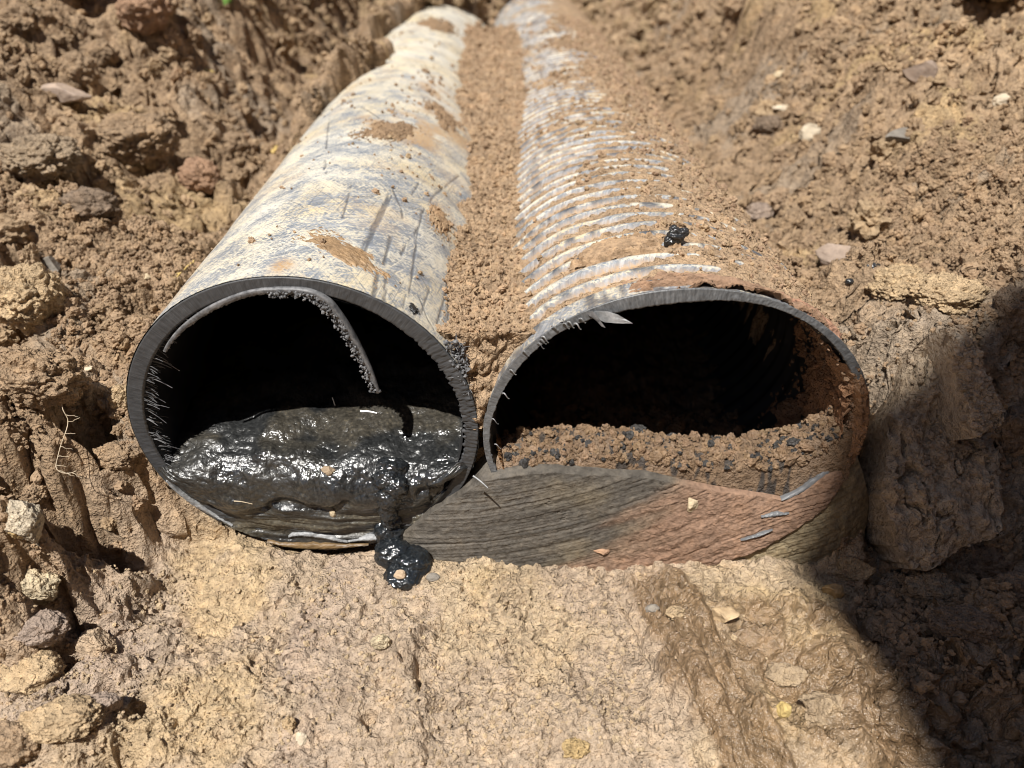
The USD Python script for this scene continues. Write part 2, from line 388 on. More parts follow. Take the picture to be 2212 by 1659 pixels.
def base_height(x, y):
    """Large shape of the ground, without grain."""
    x, y = np.asarray(x, float), np.asarray(y, float)
    big = f2(x * 16, y * 16, 3, 2) - .5
    mid = f2(x * 45, y * 45, 3, 21) - .5
    front = -.0068 + .004 * big + .003 * mid - .02 * np.maximum(0, -y - .1)
    lb, rb = zones(x, y)
    rise = .30 * np.maximum(0, y - .05) - .05 * np.maximum(0, y - .5)
    dl = np.maximum(0, cx(LP, y) - LP[2] - x); dr_ = np.maximum(0, x - cx(RP, y) - RP[2])
    zl = .046 + rise * smooth01(dl, -.02, .15) + .10 * np.maximum(0, -x - .14) + .030 * big + .012 * mid - .028 * smooth01(y, -.03, -.075)
    zr = .050 + rise * .92 * smooth01(dr_, -.02, .15) + .10 * np.maximum(0, x - .16) + .030 * big + .012 * mid - .052 * smooth01(y, .00, -.075)
    zc = .044 + .0 * big                                       # soil between the pipes
    back = smooth01(y, -.002, .012)
    zc_front = front * (1 - back) + zc * back
    z = zc_front
    zl = .044 + (zl - .044) * np.where(y > .02, smooth01(dl, -.01, .09), 1)
    zr = .042 + (zr - .042) * np.where(y > .06, smooth01(dr_, -.01, .09), 1)
    z = z * (1 - lb) + zl * lb
    z = z * (1 - rb) + zr * rb
    nook = smooth01(x, .094, .106) * smooth01(x, .215, .19) * smooth01(y, .075, .06)      # the clay slab leans here
    z = z + (np.minimum(z, np.maximum(-.012, (y + .006) / .78 - .006)) - z) * nook
    # the trench: the pipes lie in cradles; the banks come up against them
    for P, over in ((LP, 1), (RP, 1)):
        u = (x - cx(P, y)) / P[2]
        inside = np.abs(u) < 1.0
        low = P[1] - P[3] * np.sqrt(np.clip(1 - u * u, 0, 1)) - .0035
        z = np.where(inside & (y > -.001), np.minimum(z, np.where(y > -.001, low, z)), z)
    # soil slumped over the far ends of the pipes
    wig = .05 * (f2(x * 18 + 3, y * 18, 3, 31) - .5)
    ul = (x - cx(LP, y)) / LP[2]
    eg = np.interp(y + .5 * wig, [.18, .22, .28, .33, .37, .41, .46, .52, .62, .75], [1.0, .85, .45, .08, .06, .62, .55, .28, .0, -1.2])
    coverl = smooth01(y + .4 * wig, .18, .25) * smooth01(-ul, eg - .16, eg + .16)
    ur = (x - cx(RP, y)) / RP[2]
    coverr = smooth01(y + .6 * wig, .62, .95)
    for cv, P, hi in ((np.clip(coverl, 0, 1), LP, .124), (coverr, RP, .120)):
        u = (x - cx(P, y)) / P[2]
        near = np.exp(-np.maximum(0, np.abs(u) - 1) ** 2 * 5)
        drape = P[1] + P[3] * np.sqrt(np.clip(1 - u * u, 0, 1)) + .009 + .010 * mid + hi * 0
        z = np.where(cv > .02, np.maximum(z, z + (drape - z) * cv * near), z)
    # trench end and sides far away
    z = z + .5 * smooth01(y, .70, 1.7) + .9 * smooth01(np.abs(x), .7, 1.5)
    for (a, b, rx, ry, ang, d) in HOLES:
        z = z - d * spot(x, y, a, b, rx, ry, ang, 3)
    for (a, b, rx, ry, ang, h) in HUMPS:
        z = z + h * spot(x, y, a, b, rx, ry, ang, 3)
    return z


def roughness_of(x, y):
    """How crumbly the ground is: 1 on the loose banks, little on the smeared floor in front."""
    lb, rb = zones(x, y)
    r = np.where(y > .0, 1.0, .16)
    r = np.maximum(r, np.maximum(lb, rb))
    left = smooth01(-x, .05, .12) * smooth01(-y, -.02, .05)
    return np.maximum(r, .16 + .5 * left)


def grain(x, y, r):
    wx, wy = .004 * (f2(x * 130, y * 130, 2, 41) - .5), .004 * (f2(x * 130, y * 130, 2, 43) - .5)
    x2, y2 = x + wx, y + wy
    patch = smooth01(f2(x * 28, y * 28, 3, 77), .38, .62)
    h = .42 * .055 * lumps(x2, y2, .062, 31, True) * smooth01(f2(x * 9, y * 9, 2, 35), .38, .58) * smooth01(y, .02, .08) + .62 * .026 * lumps(x2, y2, .030, 1, True) * smooth01(f2(x * 14, y * 14, 2, 5), .35, .62) + .55 * .013 * lumps(x2, y2, .0135, 2) * (.35 + .65 * patch) + .72 * .006 * lumps(x2, y2, .0062, 3) * (1.1 - .4 * patch) + .85 * .003 * lumps(x2, y2, .0030, 4)
    h = h + .0045 * (f2(x * 150, y * 150, 4, 51) - .5)
    fine = .0034 * (f2(x * 420, y * 420, 4, 61, .66) - .5) + .0013 * lumps(x2, y2, .0017, 6)
    # cracks and pits of the smeared floor
    cr = np.abs(f2(x * 70 + 2 * wx * 90, y * 110, 4, 91) - .5)
    crack = 1.5 * np.exp(-(cr / .011) ** 2) * smooth01(f2(x * 30, y * 30, 2, 95), .46, .58)
    flakes = f2(x * 120, y * 120, 3, 97)
    step = smooth01(flakes, .47, .49) * .0016 + .0012 * smooth01(f2(x * 260, y * 260, 2, 98), .55, .58)
    return (h - .0065) * r * r + fine * (np.where(r < .5, .14 + .42 * smooth01(f2(x * 22, y * 22, 3, 99), .36, .60), .27) + .93 * r - .10) - (.0022 * crack - step) * (1 - r) * smooth01(r, 1.1, .1)


def tongue_uv(x, y):
    q0, q1 = np.array([.042, -.012]), np.array([.060, -.085])
    a = math.atan2(q1[1] - q0[1], q1[0] - q0[0])
    return math.cos(a) * (x - q0[0]) + math.sin(a) * (y - q0[1]), -math.sin(a) * (x - q0[0]) + math.cos(a) * (y - q0[1])


def tongues(x, y):
    """Wet streaked mud dragged towards the lower right corner."""
    q0, q1 = np.array([.042, -.012]), np.array([.060, -.085])
    a = math.atan2(q1[1] - q0[1], q1[0] - q0[0])
    u = math.cos(a) * (x - q0[0]) + math.sin(a) * (y - q0[1])
    v = -math.sin(a) * (x - q0[0]) + math.cos(a) * (y - q0[1])
    edge = .010 * (f2(u * 60, v * 20, 3, 14) - .5)
    m = smooth01(u, -.002, .012) * smooth01(v + edge, .013, .009) * 0 + smooth01(u, -.004, .01) * smooth01(np.abs(v - .004 + edge), .0115, .0085)
    ridge = np.abs(f2(u * 32, v * 420, 3, 18) - .5) * 2
    return m, ridge


def H(x, y, r=None):
    r = roughness_of(x, y) if r is None else r
    z = base_height(x, y) + grain(x, y, r)
    m, rid = tongues(x, y)
    z = z + m * (.0046 - .0022 * rid)
    for v0, w0, k0 in ((-.0085, .0007, 1), (-.0030, .0009, 2), (.0012, .0006, 3), (.0060, .0008, 4), (.0105, .0007, 5)):
        uu_, vv_ = tongue_uv(x, y)
        g_ = np.exp(-((vv_ - v0 - .0030 * (f2(uu_ * 55, uu_ * 0 + k0, 3, 140 + k0) - .5)) / w0) ** 2) * smooth01(f2(uu_ * 42 + k0 * 9, uu_ * 0, 2, 150 + k0), .34, .46) * smooth01(uu_, .004, .02)
        z = z - .0040 * g_
    wetm = smooth01(x - .25 * (-y - .02), .044, .056) * smooth01(-y, .020, .032)
    z = z + wetm * (.0095 * (f2(x * 65, y * 80, 4, 131) - .5) - .0045 * np.exp(-(np.abs(f2(x * 60 - y * 25, y * 120, 3, 133) - .5) / .02) ** 2) * smooth01(f2(x * 50, y * 50, 2, 135), .45, .6))
    # nothing of the ground may stand in the open pipe mouths
    for P in (LP, RP):
        u = (x - cx(P, y)) / (P[2] + .0005)
        low = P[1] - P[3] * np.sqrt(np.clip(1 - u * u, 0, 1)) - .002
        z = np.where((np.abs(u) < .93) & (y > -.004) & (y < .16), np.minimum(z, low), z)
    return z


def hit(px, py):
    """Where the view ray meets the ground."""
    d = ray(px, py)
    t = np.concatenate([np.linspace(.12, .6, 900), np.linspace(.6, 2.2, 500)])
    p = CAM + t[:, None] * d
    below = np.nonzero(p[:, 2] < H(p[:, 0], p[:, 1]))[0]
    k = below[0] if len(below) else len(t) - 1
    return p[k]


def dig(px, py, w, h, ang, depth):
    """A hollow w x h picture pixels wide."""
    p = hit(px, py)
    dist = (p - CAM) @ FWD
    return p[0], p[1], .5 * w * dist / FPX, .5 * h * dist / FPX * 1.7, ang, depth


HOLES += [dig(*q) for q in [
    (1515, 165, 120, 70, 0, .05), (2060, 40, 200, 50, -.3, .05), (420, 345, 190, 60, .3, .04), (255, 455, 240, 50, .15, .035), (170, 120, 260, 40, .1, .04), (660, 14, 320, 40, .0, .07),
    (350, 130, 70, 40, 0, .02), (190, 925, 80, 60, -.3, .045), (80, 1005, 230, 70, .1, .05), (15, 520, 60, 90, 0, .03), (1665, 300, 110, 30, 0, .02), (1880, 870, 50, 130, 0, .035),
    (1885, 1190, 60, 60, 0, .012), (1650, 470, 120, 40, .3, .015), (480, 560, 60, 60, .4, .02), (560, 430, 70, 30, -.2, .02), (300, 640, 60, 50, 0, .02), (1800, 470, 60, 24, 0, .012), (2000, 430, 70, 24, .3, .012),
    (1740, 1312, 34, 26, .2, .006), (1768, 1345, 46, 26, -.3, .006), (1835, 1284, 46, 14, .1, .005), (1820, 1445, 40, 14, -.4, .005), (1885, 1430, 40, 12, 0, .004), (1770, 1500, 60, 10, .3, .004), (1610, 1470, 50, 10, -.5, .004),
    (815, 1412, 34, 14, .4, .004), (865, 1405, 12, 24, .2, .004), (905, 1460, 14, 50, .1, .004), (795, 1548, 36, 18, .1, .005), (945, 1530, 40, 10, .5, .004), (1010, 1525, 50, 8, .3, .003), (1170, 1470, 30, 10, .7, .004),
    (410, 1345, 70, 12, .3, .004), (330, 1415, 50, 14, .2, .004), (440, 1400, 60, 12, .4, .004), (500, 1420, 30, 12, .2, .004), (290, 1300, 30, 14, .2, .004), (650, 1260, 40, 10, .3, .003), (1480, 1258, 30, 10, .4, .004),
    (60, 1235, 90, 40, .1, .015), (110, 1410, 100, 30, .2, .012), (190, 1490, 90, 26, .3, .012), (60, 1540, 120, 26, .1, .012), (240, 1640, 100, 20, .2, .01), (300, 1520, 60, 20, .4, .008), (150, 1330, 50, 40, .2, .01)]]

NR, NC = 750, 780
yy = [-.135]
while len(yy) < NR:
    y0 = yy[-1]
    yy.append(y0 + (.00042 * (1 + 6.3 * max(0, y0 + .06))))
yy = np.array(yy)
yy = np.concatenate([[-60, -8, -2.2, -1.1, -.6, -.3, -.18], yy, yy[-1] + np.concatenate([np.geomspace(.006, .5, 26), [1.2, 4, 60]])])
uu = np.linspace(-1, 1, NC)
half = .155 + .74 * (np.clip(yy, -.15, 2) + .135)
X = uu[None, :] * half[:, None]
X = np.concatenate([X[:, :1] + np.array([-60, -8, -2, -.8, -.3, -.1])[None], X, X[:, -1:] + np.array([.1, .3, .8, 2, 8, 60])[None]], 1)
Y = np.broadcast_to(yy[:, None], X.shape)
RG = roughness_of(X, Y)
Z = H(X, Y, RG)
far = np.maximum(np.abs(X), np.abs(Y)) > 3
Z = np.where(far, 1.75, Z)
# crumbs lean over: shove the points sideways a little
amp = (.0048 * RG + .0003) * (~far)
DX = amp * (f2(X * 210, Y * 210, 4, 101) - .5) * 2
DY = amp * (f2(X * 210, Y * 210, 4, 103) - .5) * 2
tg = np.zeros(X.shape + (3,)); wetg = np.zeros(X.shape)
a = f2(X * 24, Y * 24, 4, 201)[..., None]; b = f2(X * 70, Y * 70, 4, 203)[..., None]; c = f2(X * 9, Y * 9, 3, 205)[..., None]
bank = BROWN * (.82 + .45 * b) * (1 + .25 * (c - .5))
bank = bank + (OCHRE - bank) * smooth01(a, .60, .74) * .40 + (GREY - bank) * smooth01(1 - a, .60, .72) * .6
floor = SAND * (.86 + .3 * b)
floor = floor + (MAUVE * 1.1 - floor) * np.clip(smooth01(a, .52, .66) * .6 + smooth01(-X, .03, .10)[..., None] * .75, 0, 1)
floor = floor + (OCHRE * 1.05 - floor) * smooth01(1 - a, .56, .70) * .5
lbz, rbz = zones(X, Y)
isb = np.clip(np.maximum(np.maximum(lbz, rbz), smooth01(Y, -.004, .006)), 0, 1)[..., None]
right_tan = (smooth01(X, .16, .34) * smooth01(Y, .03, .12))[..., None]
bank = bank * (1 + .22 * right_tan * np.array([1.0, 1.08, 1.05]))
clayr = (smooth01(X, .10, .125) * smooth01(-Y, -.075, -.04))[..., None]
bank = bank + (GREY * 1.15 - bank) * clayr * .75
tg = floor * (1 - isb) + bank * isb
mt, rid = tongues(X, Y)
mudz = np.clip(smooth01(X - .040 - .25 * (-Y - .02) + .012 * (f2(X * 60, Y * 60, 3, 206) - .5), .0, .006) * smooth01(-Y + .010 * (f2(X * 80, Y * 80, 3, 208) - .5), .018, .026) * (.55 + .45 * smooth01(f2(X * 40, Y * 40, 3, 207), .34, .46)) + mt, 0, 1)
tg = tg + (MUD * (.85 + .4 * b) - tg) * mudz[..., None] * .9
wetg = np.clip(.18 * (1 - isb[..., 0]) + .95 * mudz + .25 * smooth01(f2(X * 50, Y * 50, 3, 209), .5, .7) * (1 - isb[..., 0]), 0, .95)
V = np.stack([X + DX, Y + DY, Z], -1).reshape(-1, 3)
ground = obj('ground', (V, grid_faces(*X.shape)[:, ::-1]), M_soil, tint=tg.reshape(-1, 3), wet=wetg.ravel())
tag(ground, 'bare brown earth of an opened trench, sandy and smeared in front, crumbly on both banks', 'ground', kind='structure')

# high earth bank at the near end of the trench, behind the viewer: its shadow falls across the right side
rng = np.random.default_rng(5)
nb, mb = 90, 120
ub, vb = np.meshgrid(np.linspace(0, 1, nb), np.linspace(0, 1, mb), indexing='ij')
tri = trimesh.creation.box((1, 1, 1))
for _ in range(6):
    tri = tri.subdivide()
pb = np.array(tri.vertices)
size, mid0 = np.array([1.9, .9, 2.09]), np.array([-.282 + .95, -.75 - .45, .845])
pb = pb * size + mid0
nrm = f3(pb * 9, 4, 3) - .5
lean = np.interp(pb[:, 2] - np.maximum(0, -.75 - pb[:, 1]) / .48, [0, 1.38, 1.42, 1.48, 1.54, 1.62, 1.73, 1.85], [.072, .068, .048, .026, .002, -.032, -.022, .05])
wgt = np.clip((.7 - pb[:, 0]) / .95, 0, 1)
pb[:, 0] += (lean + .03 * nrm) * wgt
pb[:, 1] += .08 * (f3(pb * 6 + 9, 4, 5) - .5) - .04
pb[:, 2] += .03 * (f3(pb * 8 + 5, 4, 6) - .5) * (pb[:, 2] > 1)
tb = obj('earth_bank', (pb, np.array(tri.faces)), M_soil, tint=BROWN, wet=0.0)
tag(tb, 'high brown earth bank at the near end of the trench', 'earth bank', kind='structure')


# ------------------------------------------------------------------ left pipe: smooth, scuffed
def ring(P, th, y, da=0.0, db=None):
    db = da if db is None else db
    return np.stack([cx(P, y) + (P[2] + da) * np.cos(th), y + 0 * th, P[1] + (P[3] + db) * np.sin(th)], -1)


left_pipe = thing('smooth_pipe', 'smooth black plastic pipe with pale scratched skin, thick cut end and sludge inside', 'pipe')
T1 = .0051
nth, ny = 460, 360
th = np.linspace(math.radians(-18), math.radians(205), nth)
ys = np.concatenate([np.linspace(0, .22, 260, endpoint=False), .22 + .75 * np.linspace(0, 1, ny - 260) ** 1.25])
TH, YS = np.meshgrid(th, ys, indexing='ij')
arc = TH * .0547
gouge = np.zeros(TH.shape)


def line_mark(pts, width, P, fade=True):
    """Distance-based mask of a scratch drawn over picture points of the pipe."""
    w = [on_pipe(*p, P) for p in pts]
    m = np.zeros(TH.shape)
    for (a0, y0), (a1, y1) in zip(w[:-1], w[1:]):
        p0, p1 = np.array([a0 * .0547, y0]), np.array([a1 * .0547, y1])
        d = p1 - p0
        t = np.clip(((arc - p0[0]) * d[0] + (YS - p0[1]) * d[1]) / (d @ d), 0, 1)
        dist = np.hypot(arc - p0[0] - t * d[0], YS - p0[1] - t * d[1])
        m = np.maximum(m, np.clip((1.25 - dist / (.42 * width)) * 2.2, 0, 1))
    return m


for pts, wd in [([(985, 385), (935, 425), (912, 460), (905, 500), (890, 600), (872, 665)], .0010), ([(843, 420), (806, 500), (782, 545)], .0022), ([(845, 400), (868, 450), (872, 480)], .0011),
                ([(840, 415), (800, 500)], .0009), ([(712, 255), (704, 320)], .0010), ([(975, 560), (962, 640), (945, 700)], .0009), ([(978, 540), (968, 640), (970, 720)], .0008),
                ([(815, 590), (808, 640)], .0017), ([(835, 600), (830, 650)], .0012), ([(865, 550), (885, 520), (905, 490)], .0011), ([(905, 640), (925, 690), (940, 715)], .0006),
                ([(700, 345), (704, 375)], .0016), ([(738, 510), (700, 515)], .0006), ([(760, 400), (740, 470)], .0008), ([(845, 510), (830, 570)], .0013), ([(930, 620), (905, 690)], .0007),
                ([(560, 460), (640, 430)], .0006), ([(520, 560), (640, 520)], .0007), ([(890, 420), (905, 395)], .0009), ([(780, 230), (820, 255)], .0012), ([(640, 330), (690, 300)], .0007)]:
    gouge = np.maximum(gouge, line_mark(pts, wd, LP))
gouge = gouge * smooth01(f2(arc * 900, YS * 50, 3, 315), .30, .50) * .8
dust = np.zeros(TH.shape)
for px, py, r in [(905, 300, .010), (960, 260, .014), (930, 285, .010), (825, 275, .008), (985, 300, .012), (955, 470, .006), (880, 260, .008), (800, 255, .006), (945, 200, .012), (610, 575, .003)]:
    a0, y0 = on_pipe(px, py, LP)
    dust = np.maximum(dust, np.exp(-(((arc - a0 * .0547) / r) ** 2 + ((YS - y0) / (1.6 * r)) ** 2)))
dust = np.clip(dust * 1.4 * smooth01(f2(arc * 120, YS * 120, 3, 301), .3, .6) + .25 * smooth01(f2(arc * 60, YS * 60, 3, 303), .6, .75), 0, 1)
chalk = -.106 + .05 * smooth01(YS, .10, .40) + .10 * (f2(arc * 35, YS * 35, 3, 305) - .5) + .06 * smooth01(TH, 2.2, 2.9)
dr = -.0003 * gouge + .00016 * (f2(arc * 500, YS * 120, 3, 307) - .5) + .0012 * (f2(arc * 30, YS * 22, 2, 309) - .5) * smooth01(YS, .0, .03)
bulge = .006 * np.exp(-((TH - .15) / .55) ** 2) * smooth01(f2(YS * 0 + 3, YS * 26, 2, 311), .35, .65) * smooth01(YS, .06, .12)
P0 = ring(LP, TH, YS) + np.stack([np.cos(TH), 0 * TH, np.sin(TH)], -1) * (dr + bulge)[..., None]
obj('pipe_wall', (P0.reshape(-1, 3), grid_faces(nth, ny)), M_scuff, left_pipe, uv=np.stack([arc, YS], -1).reshape(-1, 2), extra=dict(gouge=gouge.ravel(), dust=dust.ravel(), chalk=chalk.ravel()))


def cut_ring(P, T, name, parent, mat, seed, serr, n=900, m=14):
    """The sawn end of a pipe wall: a ring of thickness T(angle) at y = 0 with drag marks."""
    t = np.linspace(0, 2 * np.pi, n)
    w = np.linspace(0, 1, m)
    A, W = np.meshgrid(t, w, indexing='ij')
    ti = T(A)
    rag = .0006 * (f2(A * 60, A * 0 + seed, 3, 400) - .5) * 2
    da = -ti * W + rag * (W > .9) * 1.3 * serr(A) - .0003 * (W < .01)
    s = serr(A)
    y = -.0002 + .0005 * s * (np.abs(f2(A * 170 + .8 * W, W * 1.3, 3, 401) - .5) * 2 - .5) + .00025 * (f2(A * 55, W * 3, 3, 403) - .5)
    y = y + .0006 * ((W < .02) | (W > .98))
    p = ring(P, A, y, da)
    f = grid_faces(n, m)[:, ::-1]
    return obj(name, (p.reshape(-1, 3), f), mat, parent, uv=np.stack([W * .0056 if serr is None else A * .0547, W * .0056], -1).reshape(-1, 2)[:, ::-1])


serr_l = lambda A: .12 + 1.5 * np.exp(-(((A + np.pi) % (2 * np.pi) - np.pi - .12) / .55) ** 2)
cut_ring(LP, lambda A: T1 + .0004 * np.sin(3 * A), 'cut_edge', left_pipe, M_cut, 1, serr_l)
# inside of the pipe
thi = np.linspace(0, 2 * np.pi, 200); yi = np.linspace(.0002, .95, 120)
A, B = np.meshgrid(thi, yi, indexing='ij')
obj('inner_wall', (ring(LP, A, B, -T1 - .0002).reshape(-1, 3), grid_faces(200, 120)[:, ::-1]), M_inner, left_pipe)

# shaved liner strip that has come loose from the rim and hangs into the mouth
pix = [(352, 762), (372, 730), (405, 698), (450, 668), (500, 645), (545, 632), (590, 627), (640, 627), (672, 632), (700, 645), (722, 668), (745, 700), (766, 735), (784, 770), (800, 805), (812, 838), (816, 845)]
ctr = np.array([aty(px, py, -.0012 + .0022 * smooth01(k, 8, 16)) for k, (px, py) in enumerate(pix)])
from scipy.interpolate import CubicSpline
cs = CubicSpline(np.arange(len(ctr)), ctr)
sg = np.linspace(0, len(ctr) - 1, 420)
ctr = cs(sg)
tang = cs(sg, 1); tang /= np.linalg.norm(tang, axis=1)[:, None]
nor = np.cross(tang, [0, 1, 0]); nor /= np.linalg.norm(nor, axis=1)[:, None]          # in the plane of the cut
if nor[210, 2] > 0:
    nor = -nor
ns = 26
prof = np.linspace(0, 2 * np.pi, ns, endpoint=False)
wdt = np.interp(sg, [0, 3, 6, 8, 10, 14, 15.5, 16], [.0006, .0010, .0011, .0014, .0016, .0014, .0011, .0004])
dep = np.interp(sg, [0, 5, 8, 12, 16], [.0008, .0016, .0030, .0028, .0012])
S, Q = np.meshgrid(np.arange(len(sg)), prof, indexing='ij')
rough = f2(S * .35, Q * 3.0, 4, 411, .65)
under = smooth01(np.sin(Q), -.2, .6)
wv = (np.cos(Q) * 0 + np.sin(Q))[..., None] * nor[:, None] * (wdt[:, None, None] * (.55 + (.9 * under * (rough > .0) * (rough * 1.6))[..., None]))
dv = np.cos(Q)[..., None] * np.array([0, 1.0, 0]) * dep[:, None, None] * .5
Pst = ctr[:, None] + wv + dv + np.array([0, .0010, 0])
fs = np.array([[i * ns + j, i * ns + (j + 1) % ns, (i + 1) * ns + (j + 1) % ns] for i in range(len(sg) - 1) for j in range(ns)] + [[i * ns + j, (i + 1) * ns + (j + 1) % ns, (i + 1) * ns + j] for i in range(len(sg) - 1) for j in range(ns)])
tag(obj('liner_strip', (Pst.reshape(-1, 3), fs), M_rag, left_pipe), 'loose curled strip hanging from the inner rim')
# crumbly burr along its inner side, and short bristles round the left of the rim
rng = np.random.default_rng(12)
ico = trimesh.creation.icosphere(1)


def crumb_mesh(points, sizes, seed, sub=0, squash=.75):
    """Many small irregular crumbs joined into one (vertices, faces)."""
    r = np.random.default_rng(seed)
    g = trimesh.creation.icosphere(sub) if sub else trimesh.creation.icosahedron()
    bv, bf = np.array(g.vertices), np.array(g.faces)
    n, k = len(points), len(bv)
    q = r.normal(size=(n, 4)); q /= np.linalg.norm(q, axis=1)[:, None]
    w, x, y, z = q.T
    R = np.stack([1 - 2 * (y * y + z * z), 2 * (x * y - z * w), 2 * (x * z + y * w), 2 * (x * y + z * w), 1 - 2 * (x * x + z * z), 2 * (y * z - x * w), 2 * (x * z - y * w), 2 * (y * z + x * w), 1 - 2 * (x * x + y * y)], -1).reshape(n, 3, 3)
    s = sizes[:, None, None] * (1 + .3 * r.normal(size=(n, 1, 3)))
    v = bv[None] * (1 + .22 * r.normal(size=(n, k, 1))) * s * np.array([1, 1, squash])
    v = np.einsum('nij,nkj->nki', R, v) + points[:, None]
    f = bf[None] + (np.arange(n) * k)[:, None, None]
    return v.reshape(-1, 3), f.reshape(-1, 3), k


pts, szs = [], []
for k in range(900):
    i = int(rng.uniform(150, 405))
    o = rng.uniform(.2, 1.9) * wdt[i]
    pts.append(ctr[i] + nor[i] * o + [0, rng.uniform(-.0008, .0025), 0]); szs.append(rng.uniform(.00018, .00055))
v, f, k = crumb_mesh(np.array(pts), np.array(szs), 3)
tag(obj('burr', (v, f), M_rag, left_pipe, smooth=False), kind='stuff')
lines, wds = [], []
for k in range(230):
    t0 = math.radians(rng.uniform(112, 222) if k % 3 else rng.uniform(150, 200))
    p = ring(LP, np.array(t0), np.array(rng.uniform(.0, .003)), -T1 + .0003)
    ln = rng.uniform(.0015, .0042) * (1.8 if rng.random() < .12 else 1) * (1.0 if 135 < math.degrees(t0) < 190 else .6)
    d = np.array([-math.cos(t0) * .8 + .3, rng.uniform(-.1, .5), -math.sin(t0) * .5 - .25]) + rng.normal(size=3) * .22
    d /= np.linalg.norm(d)
    s = np.linspace(0, 1, 5)[:, None]
    lines.append(p + d * ln * s + np.array([0, 0, -.3 * ln]) * s ** 2); wds.append(rng.uniform(.00016, .00042))
tag(curves('bristle', lines, wds, M_rag, left_pipe), kind='stuff')
# fuzz of shavings on the shoulder towards the second pipe
lines, wds, pts, szs = [], [], [], []
for k in range(420):
    px, py = rng.uniform(955, 1012), rng.uniform(738, 850)
    if px < 955 + (py - 738) * .38 or px > 1000 + (py - 738) * .22:
        continue
    p = aty(px, py, rng.uniform(-.0004, .005))
    d = rng.normal(size=3); ln = rng.uniform(.0008, .0026)
    s = np.linspace(0, 1, 4)[:, None]
    lines.append(p + d / np.linalg.norm(d) * ln * s + rng.normal(size=3) * .0005 * s ** 2); wds.append(rng.uniform(.0002, .0005))
    pts.append(p); szs.append(rng.uniform(.0003, .0008))
tag(curves('shaving', lines, wds, M_rag, left_pipe), kind='stuff')
v, f, k = crumb_mesh(np.array(pts), np.array(szs), 4)
tag(obj('shaving_crumb', (v, f), M_rag, left_pipe, smooth=False), kind='stuff')

# ------------------------------------------------------------------ right pipe: corrugated
right_pipe = thing('corrugated_pipe', 'corrugated black plastic pipe, squashed flat, caked with brown soil on its ribs', 'pipe')
PITCH_R = .0092
nth, ny = 170, 560
thr = np.linspace(math.radians(-50), math.radians(230), nth)
ysr = np.linspace(0, .82, ny)
TH, YS = np.meshgrid(thr, ysr, indexing='ij')
ph = (YS - .006 + .0008 * np.sin(TH * 2)) / PITCH_R
saw = np.cos(2 * np.pi * ph)
rib = smooth01(saw + .5 * (f2(TH * 5, YS * 30, 2, 509) - .5), .0, .7)
rib = np.where(YS < .006, .9, rib)
dr = -.0020 * (1 - rib) + .0003 * (f2(TH * 30, YS * 90, 3, 501) - .5)
wob = .0015 * (f2(TH * 2, YS * 14, 2, 503) - .5) * smooth01(YS, .01, .05)
lip = .0012 * smooth01(.006 - YS, 0, .006)
Pr = ring(RP, TH, YS) + np.stack([np.cos(TH), 0 * TH, np.sin(TH)], -1) * (dr + wob)[..., None]
arc = TH * .0585
chalk = -.225 + .13 * rib - .25 * (1 - rib) + .12 * (f2(arc * 60, YS * 60, 3, 505) - .5)
obj('pipe_wall', (Pr.reshape(-1, 3), grid_faces(nth, ny)), M_scuff, right_pipe, uv=np.stack([YS, arc], -1).reshape(-1, 2),
    extra=dict(gouge=1.0 * smooth01(f2(arc * 420, YS * 60, 3, 507), .50, .60) * rib * smooth01(f2(arc * 50, YS * 90, 2, 511), .35, .6), dust=1.0 * (1 - rib), chalk=chalk))
t_r = lambda A: .0022 + .0032 * np.exp(-((A - 1.75) / .42) ** 2) + .0012 * np.exp(-((A - 2.75) / .35) ** 2) + .0010 * np.exp(-((A - .5) / .4) ** 2)
M_cutr = plastic('thin_cut_plastic', (.055, .057, .06), (.17, .174, .18), .45, (250, 1400, 1), .0001, uv=True)
cut_ring(RP, t_r, 'cut_edge', right_pipe, M_cutr, 2, lambda A: .35 + 0 * A)
thi = np.linspace(0, 2 * np.pi, 90); yi = np.linspace(.0002, .9, 420)
A, B = np.meshgrid(thi, yi, indexing='ij')
dI = -np.where(B < .004, t_r(A), .0026 + .0010 * (1 - np.cos(2 * np.pi * (B - .006) / PITCH_R)))
obj('inner_wall', (ring(RP, A, B, dI).reshape(-1, 3), grid_faces(90, 420)[:, ::-1]), M_inner, right_pipe)


